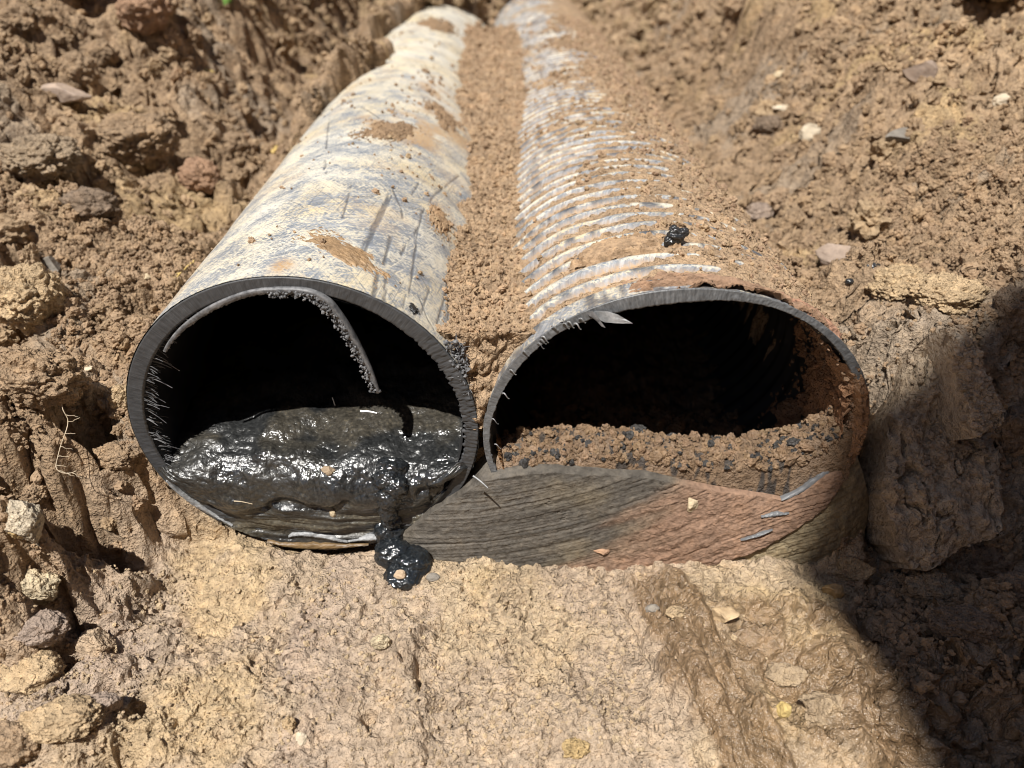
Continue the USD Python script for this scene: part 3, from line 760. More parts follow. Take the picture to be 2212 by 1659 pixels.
def blade(pixels, y0, y1, thick, mat, parent, name, label=None, n=24):
    """A thin torn shred: a filled outline at a depth going from y0 at its root to y1 at its tip, with real thickness."""
    o = np.array(pixels, float)
    k = np.linspace(0, 1, len(o))
    c = o.mean(0)
    rr = np.linspace(0, 1, 7)[1:]
    vs = [c] + [c + (q - c) * r for r in rr for q in o]
    vs = np.array(vs)
    x0, x1 = vs[:, 0].min(), vs[:, 0].max()
    dpt = y0 + (y1 - y0) * (vs[:, 0] - x0) / (x1 - x0)
    rel = np.linalg.norm(vs - c, axis=1) / np.linalg.norm(o - c, axis=1).max()
    pf = np.array([aty(a, b, d + .0006 * math.sin(a * .15) * .5) for (a, b), d in zip(vs, dpt)])
    m = len(o)
    f = [[0, 1 + (j + 1) % m, 1 + j] for j in range(m)]
    for i in range(5):
        for j in range(m):
            a0, b0 = 1 + i * m + j, 1 + i * m + (j + 1) % m
            f += [[a0, b0, b0 + m], [a0, b0 + m, a0 + m]]
    f = np.array(f); nv = len(pf)
    back = pf + np.array([0, thick, -thick * .3])
    rim = []
    for j in range(m):
        a0, b0 = 1 + 5 * m + j, 1 + 5 * m + (j + 1) % m
        rim += [[a0, b0, b0 + nv], [a0, b0 + nv, a0 + nv]]
    F = np.vstack([f, f[:, ::-1] + nv, np.array(rim)])
    mm = trimesh.Trimesh(np.vstack([pf, back]), F, process=False)
    trimesh.repair.fix_normals(mm)
    return tag(obj(name, mm, mat, parent, smooth=35), label)


a_ = np.linspace(math.radians(-62), math.radians(33), 260)
w_ = np.linspace(.10, 1.9, 30)
A, W = np.meshgrid(a_, w_, indexing='ij')
yr_ = -.0011 - .0009 * (f2(A * 40, W * 3, 4, 521) - .5) * 2 - .0006 * lumps(A * .0575, W * .004, .0016, 25) + .0012 * smooth01(.5 - W, .30, .42) + .0075 * smooth01(W, .8, 1.9) + .0016 * smooth01(A, .34, .58) + .0016 * smooth01(-A, .9, 1.08)
rimd = obj('dirty_rim', (ring(RP, A, yr_, -.0036 * W).reshape(-1, 3), grid_faces(260, 30)[:, ::-1]), M_soil, right_pipe, tint=np.array([.27, .165, .10]), wet=0.0)
tag(rimd, 'lower right rim coated with red-brown dirt')
blade([(1276, 676), (1290, 672), (1312, 673), (1335, 680), (1352, 690), (1367, 699), (1352, 699), (1328, 698), (1305, 696), (1290, 688)], .0, -.004, .0004, M_grey, right_pipe, 'torn_flap', 'pale leaf-shaped flap torn from the upper rim')
blade([(1262, 676), (1280, 672), (1292, 684), (1300, 697), (1308, 708), (1300, 706), (1290, 695), (1276, 684)], .0, -.003, .0004, M_rag, right_pipe, 'torn_flap')
lines, wds = [], []
for px, py in [(1215, 700), (1208, 690), (1190, 705), (1250, 690), (1165, 735), (1170, 728), (1160, 742), (1128, 760), (1100, 800), (1085, 850), (1068, 960), (1062, 905), (1240, 700), (1225, 696)]:
    p = aty(px, py, -.0004); s = np.linspace(0, 1, 8)[:, None]
    a = rng.uniform(-.4, .6)
    lines.append(p + s * np.array([.0022, -.0006, -.0008 + a * .001]) + np.concatenate([0 * s, -.0006 * np.sin(4 * s), .0008 * np.sin(5 * s)], 1)); wds.append(rng.uniform(.0003, .0006))
tag(curves('shaving', lines, wds, M_grey, right_pipe), kind='stuff')


def shell_patch(P, th0, th1, y0, y1, n, m, thick, base, inward=False):
    """(points, faces, thickness) of a layer lying on a pipe wall; thick(theta, y) below zero goes under the wall."""
    t, y = np.linspace(th0, th1, n), np.linspace(y0, y1, m)
    A, B = np.meshgrid(t, y, indexing='ij')
    h = thick(A, B)
    d = base - h if inward else base + h
    p = ring(P, A, B, d)
    f = grid_faces(n, m)
    return p, (f[:, ::-1] if inward else f), h, A, B


# soil caked in the ribs: a loose layer that rests on the pipe
def cake(A, B):
    s = A * .0585
    cover = f2(s * 36, B * 30, 4, 601)
    side = .0002 * np.sin(2 * np.pi * B * 9 + 2) - .0012 * smooth01(A, 1.15, 2.05) + .0006 * np.exp(-((A - 1.05) / .40) ** 2) - .0006 * smooth01(.75, .3, .0) * 0
    side = side - .0020 * np.exp(-((A - .52) / .20) ** 2) * smooth01(.20 - B, 0, .08)
    far = .0004 * smooth01(B, .12, .3)
    t = -.00045 + side + far + .0016 * (cover - .5) + .0022 * (f2(s * 120, B * 110, 3, 607) - .5) + .0010 * lumps(s, B, .0030, 7) + .0008 * lumps(s, B, .0016, 8) + .0012 * (f2(s * 500, B * 500, 3, 605) - .5)
    t = t - .0030 * smooth01(.0075 - B, 0, .004)
    return t


bb = np.linspace(0, 1, 600) ** 1.4 * .82
t_, y_ = np.linspace(math.radians(-15), math.radians(190), 270), bb
A, B = np.meshgrid(t_, y_, indexing='ij')
h = cake(A, B)
p = ring(RP, A, B, -.0004 + h)
f = grid_faces(270, 600)
keep = (h.ravel()[f] > -.0022).any(1)
used = np.unique(f[keep]); remap = np.full(A.size, -1); remap[used] = np.arange(len(used))
tc = (BROWN * 1.12 * (.85 + .4 * f2(A * 4, B * 60, 3, 611)[..., None])).reshape(-1, 3)[used]
caked = obj('caked_soil', (p.reshape(-1, 3)[used], remap[f[keep]]), M_soil, tint=tc, wet=.02)
tag(caked, 'loose brown soil caked between the ribs on top of the corrugated pipe', 'soil', kind='stuff')

# soil packed in the gap between the two pipes
ng, mg = 90, 420
yg = np.concatenate([np.full(30, 0.0), .60 * np.linspace(0, 1, mg - 30) ** 1.5])
lev = np.concatenate([np.linspace(.047, .0785, 30), .0785 + .006 * (f2(yg[30:] * 25, yg[30:] * 0, 2, 651) - .5) + .0100 * smooth01(yg[30:], .04, .42)])
sL = np.sqrt(np.clip(1 - ((lev - LP[1]) / LP[3]) ** 2, .02, 1)); sR = np.sqrt(np.clip(1 - ((lev - RP[1]) / RP[3]) ** 2, .02, 1))
xa, xb = LP[0] + LP[2] * sL - .0028, RP[0] - RP[2] * sR + .0018
W = np.linspace(0, 1, ng)[None, :]
Xg = xa[:, None] + (xb - xa)[:, None] * W + YAW * yg[:, None]
Yg = yg[:, None] + .0045 - .0040 * smooth01(lev, .0785, .047)[:, None] + 0 * W
Zg = lev[:, None] + 0 * W
sag = -.004 * np.sin(np.pi * W) * smooth01(yg, 0, .01)[:, None]
AL = np.cumsum(np.concatenate([[0], np.hypot(np.diff(yg), np.diff(lev))]))[:, None] + 0 * W
dg = .62 * .0062 * lumps(Xg + .001 * f2(Xg * 300, AL * 300, 2, 1), AL, .0062, 21) + .8 * .003 * lumps(Xg, AL, .0031, 22) + .0014 * lumps(Xg, AL, .0016, 23) + .0026 * (f2(Xg * 300, AL * 300, 4, 653) - .5) - .003
dg = dg * (.25 + .75 * np.sin(np.pi * np.clip(W, .04, .96)))
up = smooth01(yg, 0, .006)[:, None]
tgp = BROWN * 1.12 * (.8 + .5 * f2(Xg * 80, AL * 80, 3, 655)[..., None])
gp = obj('packed_soil', (np.stack([Xg, Yg - dg * (1 - up), Zg + sag + dg * up], -1).reshape(-1, 3), grid_faces(mg, ng)[:, ::-1]), M_soil, tint=tgp.reshape(-1, 3), wet=0.0)
tag(gp, 'granular brown soil packed in the gap between the two pipes', 'soil')

# ------------------------------------------------------------------ smaller layers on the pipes
def patch_on(P, px, py, rx, ry, thick, tint, wet, name, label, cat, mat, seed, ang=0.0, n=90, m=90, inward=False, base=0.0, parent=None):
    a0, y0 = on_pipe(px, py, P) if not inward else (px, py)
    rad = .5 * (P[2] + P[3])
    U, W = np.meshgrid(np.linspace(-1.5, 1.5, n), np.linspace(-1.5, 1.5, m), indexing='ij')
    c, s = math.cos(ang), math.sin(ang)
    du, dv = rx * U, ry * W
    A = a0 + (c * du - s * dv) / rad
    B = y0 + s * du + c * dv
    edge = np.hypot(U, W) + 1.1 * (f2(U * 6 + seed, W * 6, 4, 705 + seed, .6) - .5) + 1.7 * (f2(U * 2.0 + seed, W * 2.0, 5, 700 + seed, .6) - .5)
    t = thick * smooth01(1.0 - edge, -.25, .45) - thick * .3 + thick * .5 * (f2(U * 9, W * 9, 4, 720 + seed) - .5)
    p = ring(P, A, np.maximum(B, 0), base + t if not inward else base - t)
    f = grid_faces(n, m)
    k = (t.ravel()[f] > -thick * .2).any(1) & (B.ravel()[f] > -.0003).any(1)
    us = np.unique(f[k]); re = np.full(A.size, -1); re[us] = np.arange(len(us))
    ff = re[f[k]]
    o = obj(name, (p.reshape(-1, 3)[us], ff), mat, parent, tint=(np.asarray(tint) * (.8 + .4 * f2(U * 3, W * 3, 3, 740 + seed)[..., None])).reshape(-1, 3)[us], wet=wet)
    return tag(o, label, cat) if label else o


patch_on(LP, 752, 545, .0125, .0052, .00060, (.25, .165, .09), .5, 'mud_smear', 'long wet brown mud smear lying across the top of the smooth pipe', 'mud', M_clay, 1, ang=.62)
patch_on(LP, 950, 475, .0045, .010, .0007, (.29, .195, .115), .1, 'mud_smear', 'small tan mud patch on the right flank of the smooth pipe', 'mud', M_clay, 2)
patch_on(LP, 893, 668, .0016, .0024, .0008, (.02, .02, .02), 1.0, 'sludge_drop', 'small black wet drop on the smooth pipe near its cut rim', 'sludge', M_sludge, 3)
patch_on(LP, 965, 265, .012, .022, .0030, (.28, .19, .115), 0, 'soil_patch', 'crumbly brown soil patch on the far right flank of the smooth pipe', 'soil', M_soil, 4)
patch_on(LP, 850, 280, .008, .018, .0012, (.28, .19, .115), 0, 'soil_patch', 'thin brown soil streak along the middle of the smooth pipe', 'soil', M_soil, 5, ang=.5)
patch_on(LP, 950, 55, .014, .03, .003, (.28, .19, .115), 0, 'soil_patch', 'brown soil patch at the far end of the smooth pipe', 'soil', M_soil, 6)
patch_on(RP, 1600, 625, .021, .0042, .0028, (.25, .16, .105), .1, 'mud_cake', 'cracked reddish mud cake on the rim of the corrugated pipe', 'mud', M_clay, 7, ang=.10)
patch_on(RP, 1760, 680, .010, .0035, .0016, (.29, .165, .11), .1, 'mud_cake', 'small red crumb patch on the right shoulder of the corrugated rim', 'mud', M_clay, 8, ang=.1)
patch_on(RP, 1340, 535, .012, .006, .0026, (.30, .205, .125), .25, 'mud_smear', 'smooth tan mud smear beside the black lump on the corrugated pipe', 'mud', M_clay, 9, ang=-.1)
# dirt stuck to the inside of the right wall
patch_on(RP, math.radians(-3), .012, .027, .030, .0040, (.27, .155, .09), 0, 'caked_dirt', 'red-brown dirt coating the inside right wall of the corrugated pipe', 'soil', M_soil, 10, n=220, m=140, inward=True, base=-.0050)
patch_on(RP, math.radians(196), .006, .007, .006, .0008, (.22, .115, .05), .1, 'caked_dirt', 'rusty brown dirt on the inside left wall of the corrugated pipe', 'soil', M_soil, 11, inward=True, base=-.0044)

# ------------------------------------------------------------------ black sludge in the left pipe
nu, nv = 320, 300
u = np.linspace(-1, 1, nu)
crest_px = [(330, 1030), (420, 1015), (560, 1012), (700, 1022), (860, 1025), (960, 1020), (1010, 1020)]
cx_, cz_ = np.array([aty(px, py, -.004)[[0, 2]] for px, py in crest_px]).T
XL = LP[0] + (LP[2] - .0030) * u
zcrest = np.interp(XL, cx_, cz_)
zbot = LP[1] - (LP[3] - .0005) * np.sqrt(np.clip(1 - (u * .985) ** 2, 0, 1))
zbot = np.where(XL > -.028, zbot + .004, zbot)
vv = np.concatenate([np.linspace(0, .42, 140, endpoint=False), np.linspace(.42, 1, nv - 140)])
SL = np.zeros((nu, nv, 3))
for i in range(nu):
    zc, zb = zcrest[i], min(zbot[i], zcrest[i] - .003)
    inner = vv < .42
    k = vv[inner] / .42
    yin = .30 * (1 - k) ** 2.6 + .004 * k
    zin = zc + .0085 * (smooth01(yin, -.014, .030) - float(smooth01(np.array(.004), -.014, .030))) - .004 * smooth01(yin, .06, .2)
    q = (vv[~inner] - .42) / .58
    bul = np.sin(np.clip(q * 1.25, 0, 1) * np.pi) ** .8
    yo = .004 - (.0050 * bul ** .9 + .0050 * q) * (1 - u[i] ** 6) ** .5 + .0020 * (q > .0) * 0
    zo = zc - .0 + (zb - zc) * q ** 1.15
    SL[i, :, 0] = XL[i] + YAW * np.concatenate([yin, yo])
    SL[i, :, 1] = np.concatenate([yin, yo])
    SL[i, :, 2] = np.concatenate([zin, zo])
from scipy.ndimage import gaussian_filter1d
SL = gaussian_filter1d(SL, 5, axis=1, mode='nearest')
XX, ZZ, YY = SL[..., 0], SL[..., 2], SL[..., 1]
AL = np.cumsum(np.concatenate([[0], np.linalg.norm(np.diff(SL[nu // 2], axis=0), axis=1)]))[None, :] + 0 * XX      # length along the surface
front = smooth01(vv, .44, .6)[None, :]
ledge = np.exp(-((ZZ - .0175 - .020 * (f2(XX * 42, ZZ * 0, 3, 800) - .5)) / .0020) ** 2) * smooth01(f2(XX * 55, ZZ * 20, 2, 801), .48, .62)
d = .0044 * (f2(XX * 70, AL * 70, 3, 803) - .5) + 0.0003 * lumps(XX, AL, .0046, 9) + .0003 * lumps(XX, AL, .0021, 10) + .0007 * (f2(XX * 330, AL * 330, 3, 805, .5) - .5)
lowstr = smooth01(.020 - ZZ, 0, .007) * front
d = d * (1 - .55 * lowstr) + lowstr * (.0024 * (f2(XX * 40, ZZ * 480 + 4 * f2(XX * 30, ZZ * 30, 2, 811), 3, 807) - .5) - .0012) - .0024 * ledge * front + .0012 * front
d = d * smooth01(.30 - YY, 0, .02)
gx = np.gradient(SL, axis=0); gv = np.gradient(SL, axis=1)
nn = np.cross(gv, gx); nn /= np.linalg.norm(nn, axis=2)[..., None] + 1e-12
if nn[nu // 2, 100, 2] < 0:
    nn = -nn
SLp = SL + nn * d[..., None]
olive, blackc = np.array([.048, .043, .034]), np.array([.020, .021, .0215])
mixo = smooth01(f2(XX * 60, YY * 60 + ZZ * 60, 3, 809), .42, .62)[..., None] * (.35 + .65 * smooth01(YY, .004, .012))[..., None]
tsl = blackc + (olive - blackc) * mixo
tsl = tsl + (np.array([.085, .076, .056]) - tsl) * (lowstr * smooth01(f2(XX * 30, ZZ * 300, 3, 813), .4, .7))[..., None]
wsl = np.clip(1.0 - .40 * lowstr - .25 * mixo[..., 0] - .45 * smooth01(f2(XX * 70, AL * 70, 3, 815), .48, .62), 0, 1)
fl = grid_faces(nu, nv)
if np.cross(SL[nu // 2 + 1, 100] - SL[nu // 2, 100], SL[nu // 2, 101] - SL[nu // 2, 100])[2] > 0:
    fl = fl[:, ::-1]
    fl = fl[:, ::-1] if False else fl
sl = obj('sludge', (SLp.reshape(-1, 3), fl), M_sludge, tint=tsl.reshape(-1, 3), wet=wsl.ravel())
tag(sl, 'shining wet black sludge filling the lower half of the smooth pipe', 'sludge')


def lump_mesh(center, size, seed, sub=4, rough=.25, freq=2.2, cuts=0, rotz=0.0, tiltx=0.0, fine=.05, crumbs=0.0):
    """An irregular clod or stone; cuts > 0 gives it flat broken faces."""
    r = np.random.default_rng(seed)
    g = trimesh.creation.icosphere(sub)
    v = np.array(g.vertices)
    for k in range(cuts):
        n = r.normal(size=3); n /= np.linalg.norm(n)
        dd = r.uniform(.45, .8)
        s = v @ n
        v = v - np.maximum(0, s - dd)[:, None] * n
    o = r.uniform(0, 50, 3)
    nrm = np.array(g.vertices)
    v = v * (1 + rough * 2 * (f3(nrm * freq + o, 3, seed) - .5)[:, None] + fine * 2 * (f3(nrm * freq * 5 + o, 3, seed + 3) - .5)[:, None] + fine * (f3(nrm * freq * 14 + o, 2, seed + 7) - .5)[:, None])
    if crumbs:
        from scipy.spatial import cKDTree
        for cnt, hh, sd in ((70, .17, 1), (330, .085, 2), (1500, .042, 3)):
            pt = np.random.default_rng(seed * 7 + sd).normal(size=(cnt, 3)); pt /= np.linalg.norm(pt, axis=1)[:, None]
            dd, ii = cKDTree(pt).query(nrm + .05 * (f3(nrm * 6 + o, 2, seed + 9) - .5)[:, None])
            rad = 1.9 / math.sqrt(cnt) * (.7 + .6 * np.random.default_rng(seed + sd).random(cnt))[ii]
            v = v * (1 + crumbs * hh * (np.sqrt(np.maximum(0, 1 - (dd / rad) ** 2)) - .5))[:, None]
    v = v * np.asarray(size)
    c, s = math.cos(tiltx), math.sin(tiltx)
    v = v @ np.array([[1, 0, 0], [0, c, s], [0, -s, c]])
    c, s = math.cos(rotz), math.sin(rotz)
    v = v @ np.array([[c, s, 0], [-s, c, 0], [0, 0, 1]])
    return v + center, np.array(g.faces)


# the sludge that has dripped over the edge
drip = trimesh.util.concatenate([trimesh.Trimesh(*lump_mesh(surf_at(SLp, px, py), s, sd, 4, .30, 1.9, fine=.10), process=False) for px, py, s, sd in [
    (846, 1012, (.0058, .0036, .0042), 31), (836, 1035, (.0050, .0036, .0040), 32), (854, 1056, (.0044, .0036, .0042), 33), (842, 1080, (.0042, .0034, .0042), 38), (838, 1105, (.0034, .0032, .0044), 39), (845, 1125, (.0036, .0034, .0038), 40)]])
drp = obj('sludge_drip', drip, M_sludge, tint=(.016, .018, .020), wet=1.0)
tag(drp, 'thick black drip running down the front of the sludge', 'sludge')
b1 = trimesh.util.concatenate([trimesh.Trimesh(*lump_mesh(atz(px, py, z), s, sd, 4, .20, 1.8, fine=.08), process=False) for px, py, z, s, sd in [
    (842, 1150, .0015, (.0058, .0050, .0058), 34), (850, 1195, -.0020, (.0070, .0060, .0052), 35), (892, 1212, -.0030, (.0066, .0066, .0046), 36), (872, 1240, -.0044, (.0066, .0062, .0036), 37)]])
bl = obj('sludge_blob', b1, M_sludge, tint=(.014, .017, .020), wet=1.0)
tag(bl, 'glossy black sludge blob fallen on the sand below the smooth pipe', 'sludge')

# ------------------------------------------------------------------ soil inside the right pipe
nu, nv = 320, 180
XL = np.linspace(RP[0] - RP[2] + .003, RP[0] + RP[2] - .003, nu)
kk = np.linspace(0, 1, nv)
ysf = .0065 - .010 + .30 * kk ** 2.4
Xf, Yf = np.meshgrid(XL, ysf, indexing='ij')
zt = np.interp(XL, [-.01, .0, .02, .045, .07, .085, .10, .114], [.0285, .0310, .0335, .0320, .0295, .0285, .034, .048])[:, None]
ed = smooth01(Yf, -.004, .004)
zt = zt + .0015 * smooth01(Yf, -.002, .008) - .026 * smooth01(Yf, .011, .038)
lf = .0065 * .34 * lumps(Xf + .002 * f2(Xf * 200, Yf * 200, 2, 3), Yf, .0070, 12) + .0050 * .42 * lumps(Xf, Yf + .002 * f2(Xf * 200, Yf * 200, 2, 4), .0034, 13) + .0012 * lumps(Xf, Yf, .0016, 17) + .0024 * (f2(Xf * 260, Yf * 260, 4, 851) - .5) + .004 * (f2(Xf * 60, Yf * 60, 2, 853) - .5)
zf = zt + lf * ed - .0160 * (1 - smooth01(Yf, -.0035, .0012)) 
tf = np.array([.180, .122, .078]) * (.7 + .6 * f2(Xf * 120, Yf * 120, 3, 855)[..., None])
blk = smooth01(f2(Xf * 210, Yf * 260, 3, 857), .66, .70)[..., None]
tf = tf + (np.array([.035, .034, .034]) - tf) * blk * .85
sf = obj('soil_fill', (np.stack([Xf + YAW * Yf, Yf, zf], -1).reshape(-1, 3), grid_faces(nu, nv)), M_soil, tint=tf.reshape(-1, 3), wet=np.clip(.6 * smooth01(f2(Xf * 80, Yf * 80, 3, 859), .4, .6), 0, 1).ravel())
tag(sf, 'damp orange-brown soil heaped in the bottom of the corrugated pipe', 'soil')

SOILF = np.stack([Xf + YAW * Yf, Yf, zf], -1)

# ------------------------------------------------------------------ clay smeared across the cut face below the pipes
nu, nv = 440, 260
tpx = [(930, 1095), (985, 1060), (1045, 1020), (1120, 1004), (1200, 1000), (1300, 1006), (1400, 1012), (1480, 1030), (1560, 1045), (1640, 1056), (1690, 1062), (1730, 1050), (1790, 1010), (1868, 985), (1885, 1040), (1900, 1120)]
tx, tz = np.array([aty(px, py, -.002)[[0, 2]] for px, py in tpx]).T
XL = np.linspace(-.045, .126, nu)
ztop = np.interp(XL, tx, tz)
ztop = np.where(XL < tx[0], tz[0] - (tx[0] - XL) * 1.1, ztop)
q = np.linspace(0, 1, nv)[None, :]
Xs = np.broadcast_to(XL[:, None], (nu, nv))
Zs = ztop[:, None] + (-.016 - ztop[:, None]) * q
lean = .16
Ys = -.0022 - lean * (ztop[:, None] - Zs) - .0010 * np.sin(np.clip(q * 1.1, 0, 1) * np.pi) + .012 * smooth01(-q, -.07, .0)
Ys = Ys + .006 * smooth01(Xs, .10, .135)
# drag marks: they rise to the right, more steeply on the right
ang = np.interp(XL, [-.045, .0, .03, .07, .10, .14], [.20, .26, .32, .37, .40, .40])[:, None]
yrot = -np.sin(ang) * (Xs - .03) + np.cos(ang) * Zs
xrot = np.cos(ang) * (Xs - .03) + np.sin(ang) * Zs
st = .00045 * (f2(xrot * 16, yrot * 560, 3, 871) - .5) + .00045 * (f2(xrot * 26, yrot * 1400, 2, 873) - .5) + .0010 * (f2(Xs * 60, Zs * 60, 3, 875) - .5) + .0006 * (f2(Xs * 420, Zs * 420, 3, 876) - .5)
crk = .4 * smooth01(f2(Xs * 30, Zs * 50, 2, 878), .5, .6) * np.exp(-(np.abs(f2(xrot * 55, yrot * 330, 4, 877) - .5) / .012) ** 2) * .0012
red_r = smooth01(Xs - .020 - (Zs + .010) * 1.15 + .045 * (f2(xrot * 18, yrot * 110, 4, 879) - .5), -.012, .014)
crumbly = red_r * (.0013 * (f2(Xs * 260, Zs * 260, 5, 889, .65) - .5)) + .0003 * (f2(xrot * 40, yrot * 900, 3, 891) - .5)
out = ((Xs - RP[0]) / (RP[2] - .001)) ** 2 + ((Zs - RP[1]) / (RP[3] + .001)) ** 2
stepo = smooth01(out + .10 * (f2(xrot * 30, yrot * 160, 3, 893) - .5), .97, 1.03) * smooth01(Xs, .035, .055)
disp = st - crk + crumbly - .0020 * stepo
Pm = np.stack([Xs, Ys - disp, Zs], -1)
dk, ol, rd, tn = np.array([.078, .069, .058]), np.array([.150, .122, .082]), np.array([.215, .138, .096]), np.array([.215, .175, .112])
ts = dk * (.55 + .9 * f2(xrot * 25, yrot * 700, 3, 881)[..., None])
ts = ts + (ol - ts) * np.clip(smooth01(f2(Xs * 40, Zs * 60, 3, 883) + 3.5 * (Xs - .02) - 8 * (Zs - .012), .42, .75), 0, 1)[..., None] * .8
ts = ts + (rd * (.8 + .4 * f2(Xs * 70, Zs * 70, 3, 885)[..., None]) - ts) * red_r[..., None]
ts = ts + (tn * (.75 + .5 * f2(xrot * 40, yrot * 500, 3, 887)[..., None]) - ts) * stepo[..., None]
sm = obj('clay_smear', (Pm.reshape(-1, 3), grid_faces(nu, nv)[:, ::-1]), M_clay, tint=ts.reshape(-1, 3), wet=np.clip(.18 * (1 - red_r) + .1 * (Xs < .0), 0, 1).ravel())
tag(sm, 'dark grey to reddish clay smeared in drag lines below the two pipe mouths', 'clay')


def shred_strip(pix, on, w0, w1, mat, parent, seed, label=None, name='torn_rim'):
    pts = np.array([surf_at(on, px, py) + np.array([0, -.0001, 0]) for px, py in pix])
    k = np.arange(len(pts)); c_ = CubicSpline(k, pts)
    s = np.linspace(0, len(pts) - 1, 70)
    c3, t3 = c_(s), c_(s, 1)
    t3 /= np.linalg.norm(t3, axis=1)[:, None]
    n3 = np.cross(t3, [0, 1, 0])
    n3 *= np.sign(n3[35, 2])
    w = np.interp(s, [0, s[-1] * .5, s[-1]], [w0 * .4, w1, w0 * .3])
    rows = []
    for q_ in np.linspace(-1, 1, 12):
        jag = 1 + .7 * (f2(s * 6, s * 0 + q_, 3, 900 + seed) - .5)
        rows.append(c3 + n3 * (q_ * w * jag)[:, None] + np.array([0, -1, 0]) * (.0007 * (1 - q_ * q_) + .0005 * (f2(s * 9, s * 0 + q_ * 6, 3, 930 + seed) - .5))[:, None])
    g = np.array(rows)
    v = np.vstack([g.reshape(-1, 3), (g + np.array([0, .0016, 0])).reshape(-1, 3)])
    f = grid_faces(12, 70); nv_ = 12 * 70
    border = np.concatenate([np.arange(70), np.arange(1, 12) * 70 + 69, 11 * 70 + np.arange(68, -1, -1), np.arange(10, 0, -1) * 70])
    rim = []
    for a_, b_ in zip(border, np.roll(border, -1)):
        rim += [[a_, b_, b_ + nv_], [a_, b_ + nv_, a_ + nv_]]
    mm = trimesh.Trimesh(v, np.vstack([f, f[:, ::-1] + nv_, rim]), process=False)
    trimesh.repair.fix_normals(mm)
    return tag(obj(name, mm, mat, parent, smooth=40), label)


shred_strip([(352, 1046), (400, 1078), (450, 1108), (500, 1136)], SLp, .0010, .0013, M_grey, left_pipe, 1)
shred_strip([(622, 1160), (660, 1156), (710, 1162), (750, 1172)], SLp, .0010, .0013, M_grey, left_pipe, 2)
shred_strip([(752, 1170), (800, 1166), (850, 1168)], SLp, .0008, .0011, M_grey, left_pipe, 3)
shred_strip([(1690, 1076), (1740, 1050), (1800, 1010), (1868, 972)], Pm, .0010, .0014, M_cutr, right_pipe, 4, 'bluish torn strip of the lower right rim')
shred_strip([(1645, 1118), (1675, 1112), (1705, 1110)], Pm, .0007, .0010, M_cutr, right_pipe, 5)
shred_strip([(1600, 1168), (1640, 1158), (1670, 1145)], Pm, .0004, .0006, M_cutr, right_pipe, 6)
M_wood = plastic('brown_strip', (.09, .055, .022), (.22, .14, .065), .45, (20, 500, 500), .0003)
stp = shred_strip([(575, 1176), (640, 1180), (720, 1184), (800, 1190)], SLp, .0011, .0015, M_wood, None, 7, name='brown_strip')
tag(stp, 'wet orange-brown strip lying under the sludge at the bottom of the smooth pipe', 'strip')

# ------------------------------------------------------------------ clods and stones that can be told apart
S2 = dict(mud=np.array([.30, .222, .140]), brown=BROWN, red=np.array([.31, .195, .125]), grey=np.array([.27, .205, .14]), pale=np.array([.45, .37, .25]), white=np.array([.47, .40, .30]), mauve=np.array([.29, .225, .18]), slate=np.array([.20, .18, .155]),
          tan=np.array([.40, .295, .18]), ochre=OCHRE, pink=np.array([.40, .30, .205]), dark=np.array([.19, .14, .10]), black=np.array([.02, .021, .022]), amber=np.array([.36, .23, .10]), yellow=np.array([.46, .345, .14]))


def clod(px, py, w, h, colour, label, seed, kind='soil_clod', cat='clod', mat=None, deep=.8, sink=.25, cuts=0, rotz=0.0, tiltx=0.0, wet=0.0, rough=.24, sub=None, fine=.10, lift=0.0, on=None):
    """A clod that shows w x h pixels wide at that place of the picture, bedded in the ground there."""
    p = hit(px, py) if on is None else surf_at(on, px, py)
    dist = (p - CAM) @ FWD
    sx, sz = .5 * w * dist / FPX, .5 * h * dist / FPX
    size = np.array([sx, .5 * (sx + sz) * deep, sz])
    c = p + np.array([0, size[1] * .3, sz * (.5 - sink) + lift])
    sub = sub or (5 if w > 140 else 4 if w > 25 else 3)
    v, f = lump_mesh(c, size, seed, sub, rough, 2.0, cuts, rotz, tiltx, fine, crumbs=(.75 if cuts == 0 else .4) if kind == 'soil_clod' else 0.0)
    t = S2[colour] * (.82 + .36 * f3(v * 130, 3, seed)[:, None])
    o = obj(kind, (v, f), mat or (M_stone if kind in ('stone', 'pebble') else M_soil), tint=t, wet=wet, smooth=True)
    return tag(o, label, cat)


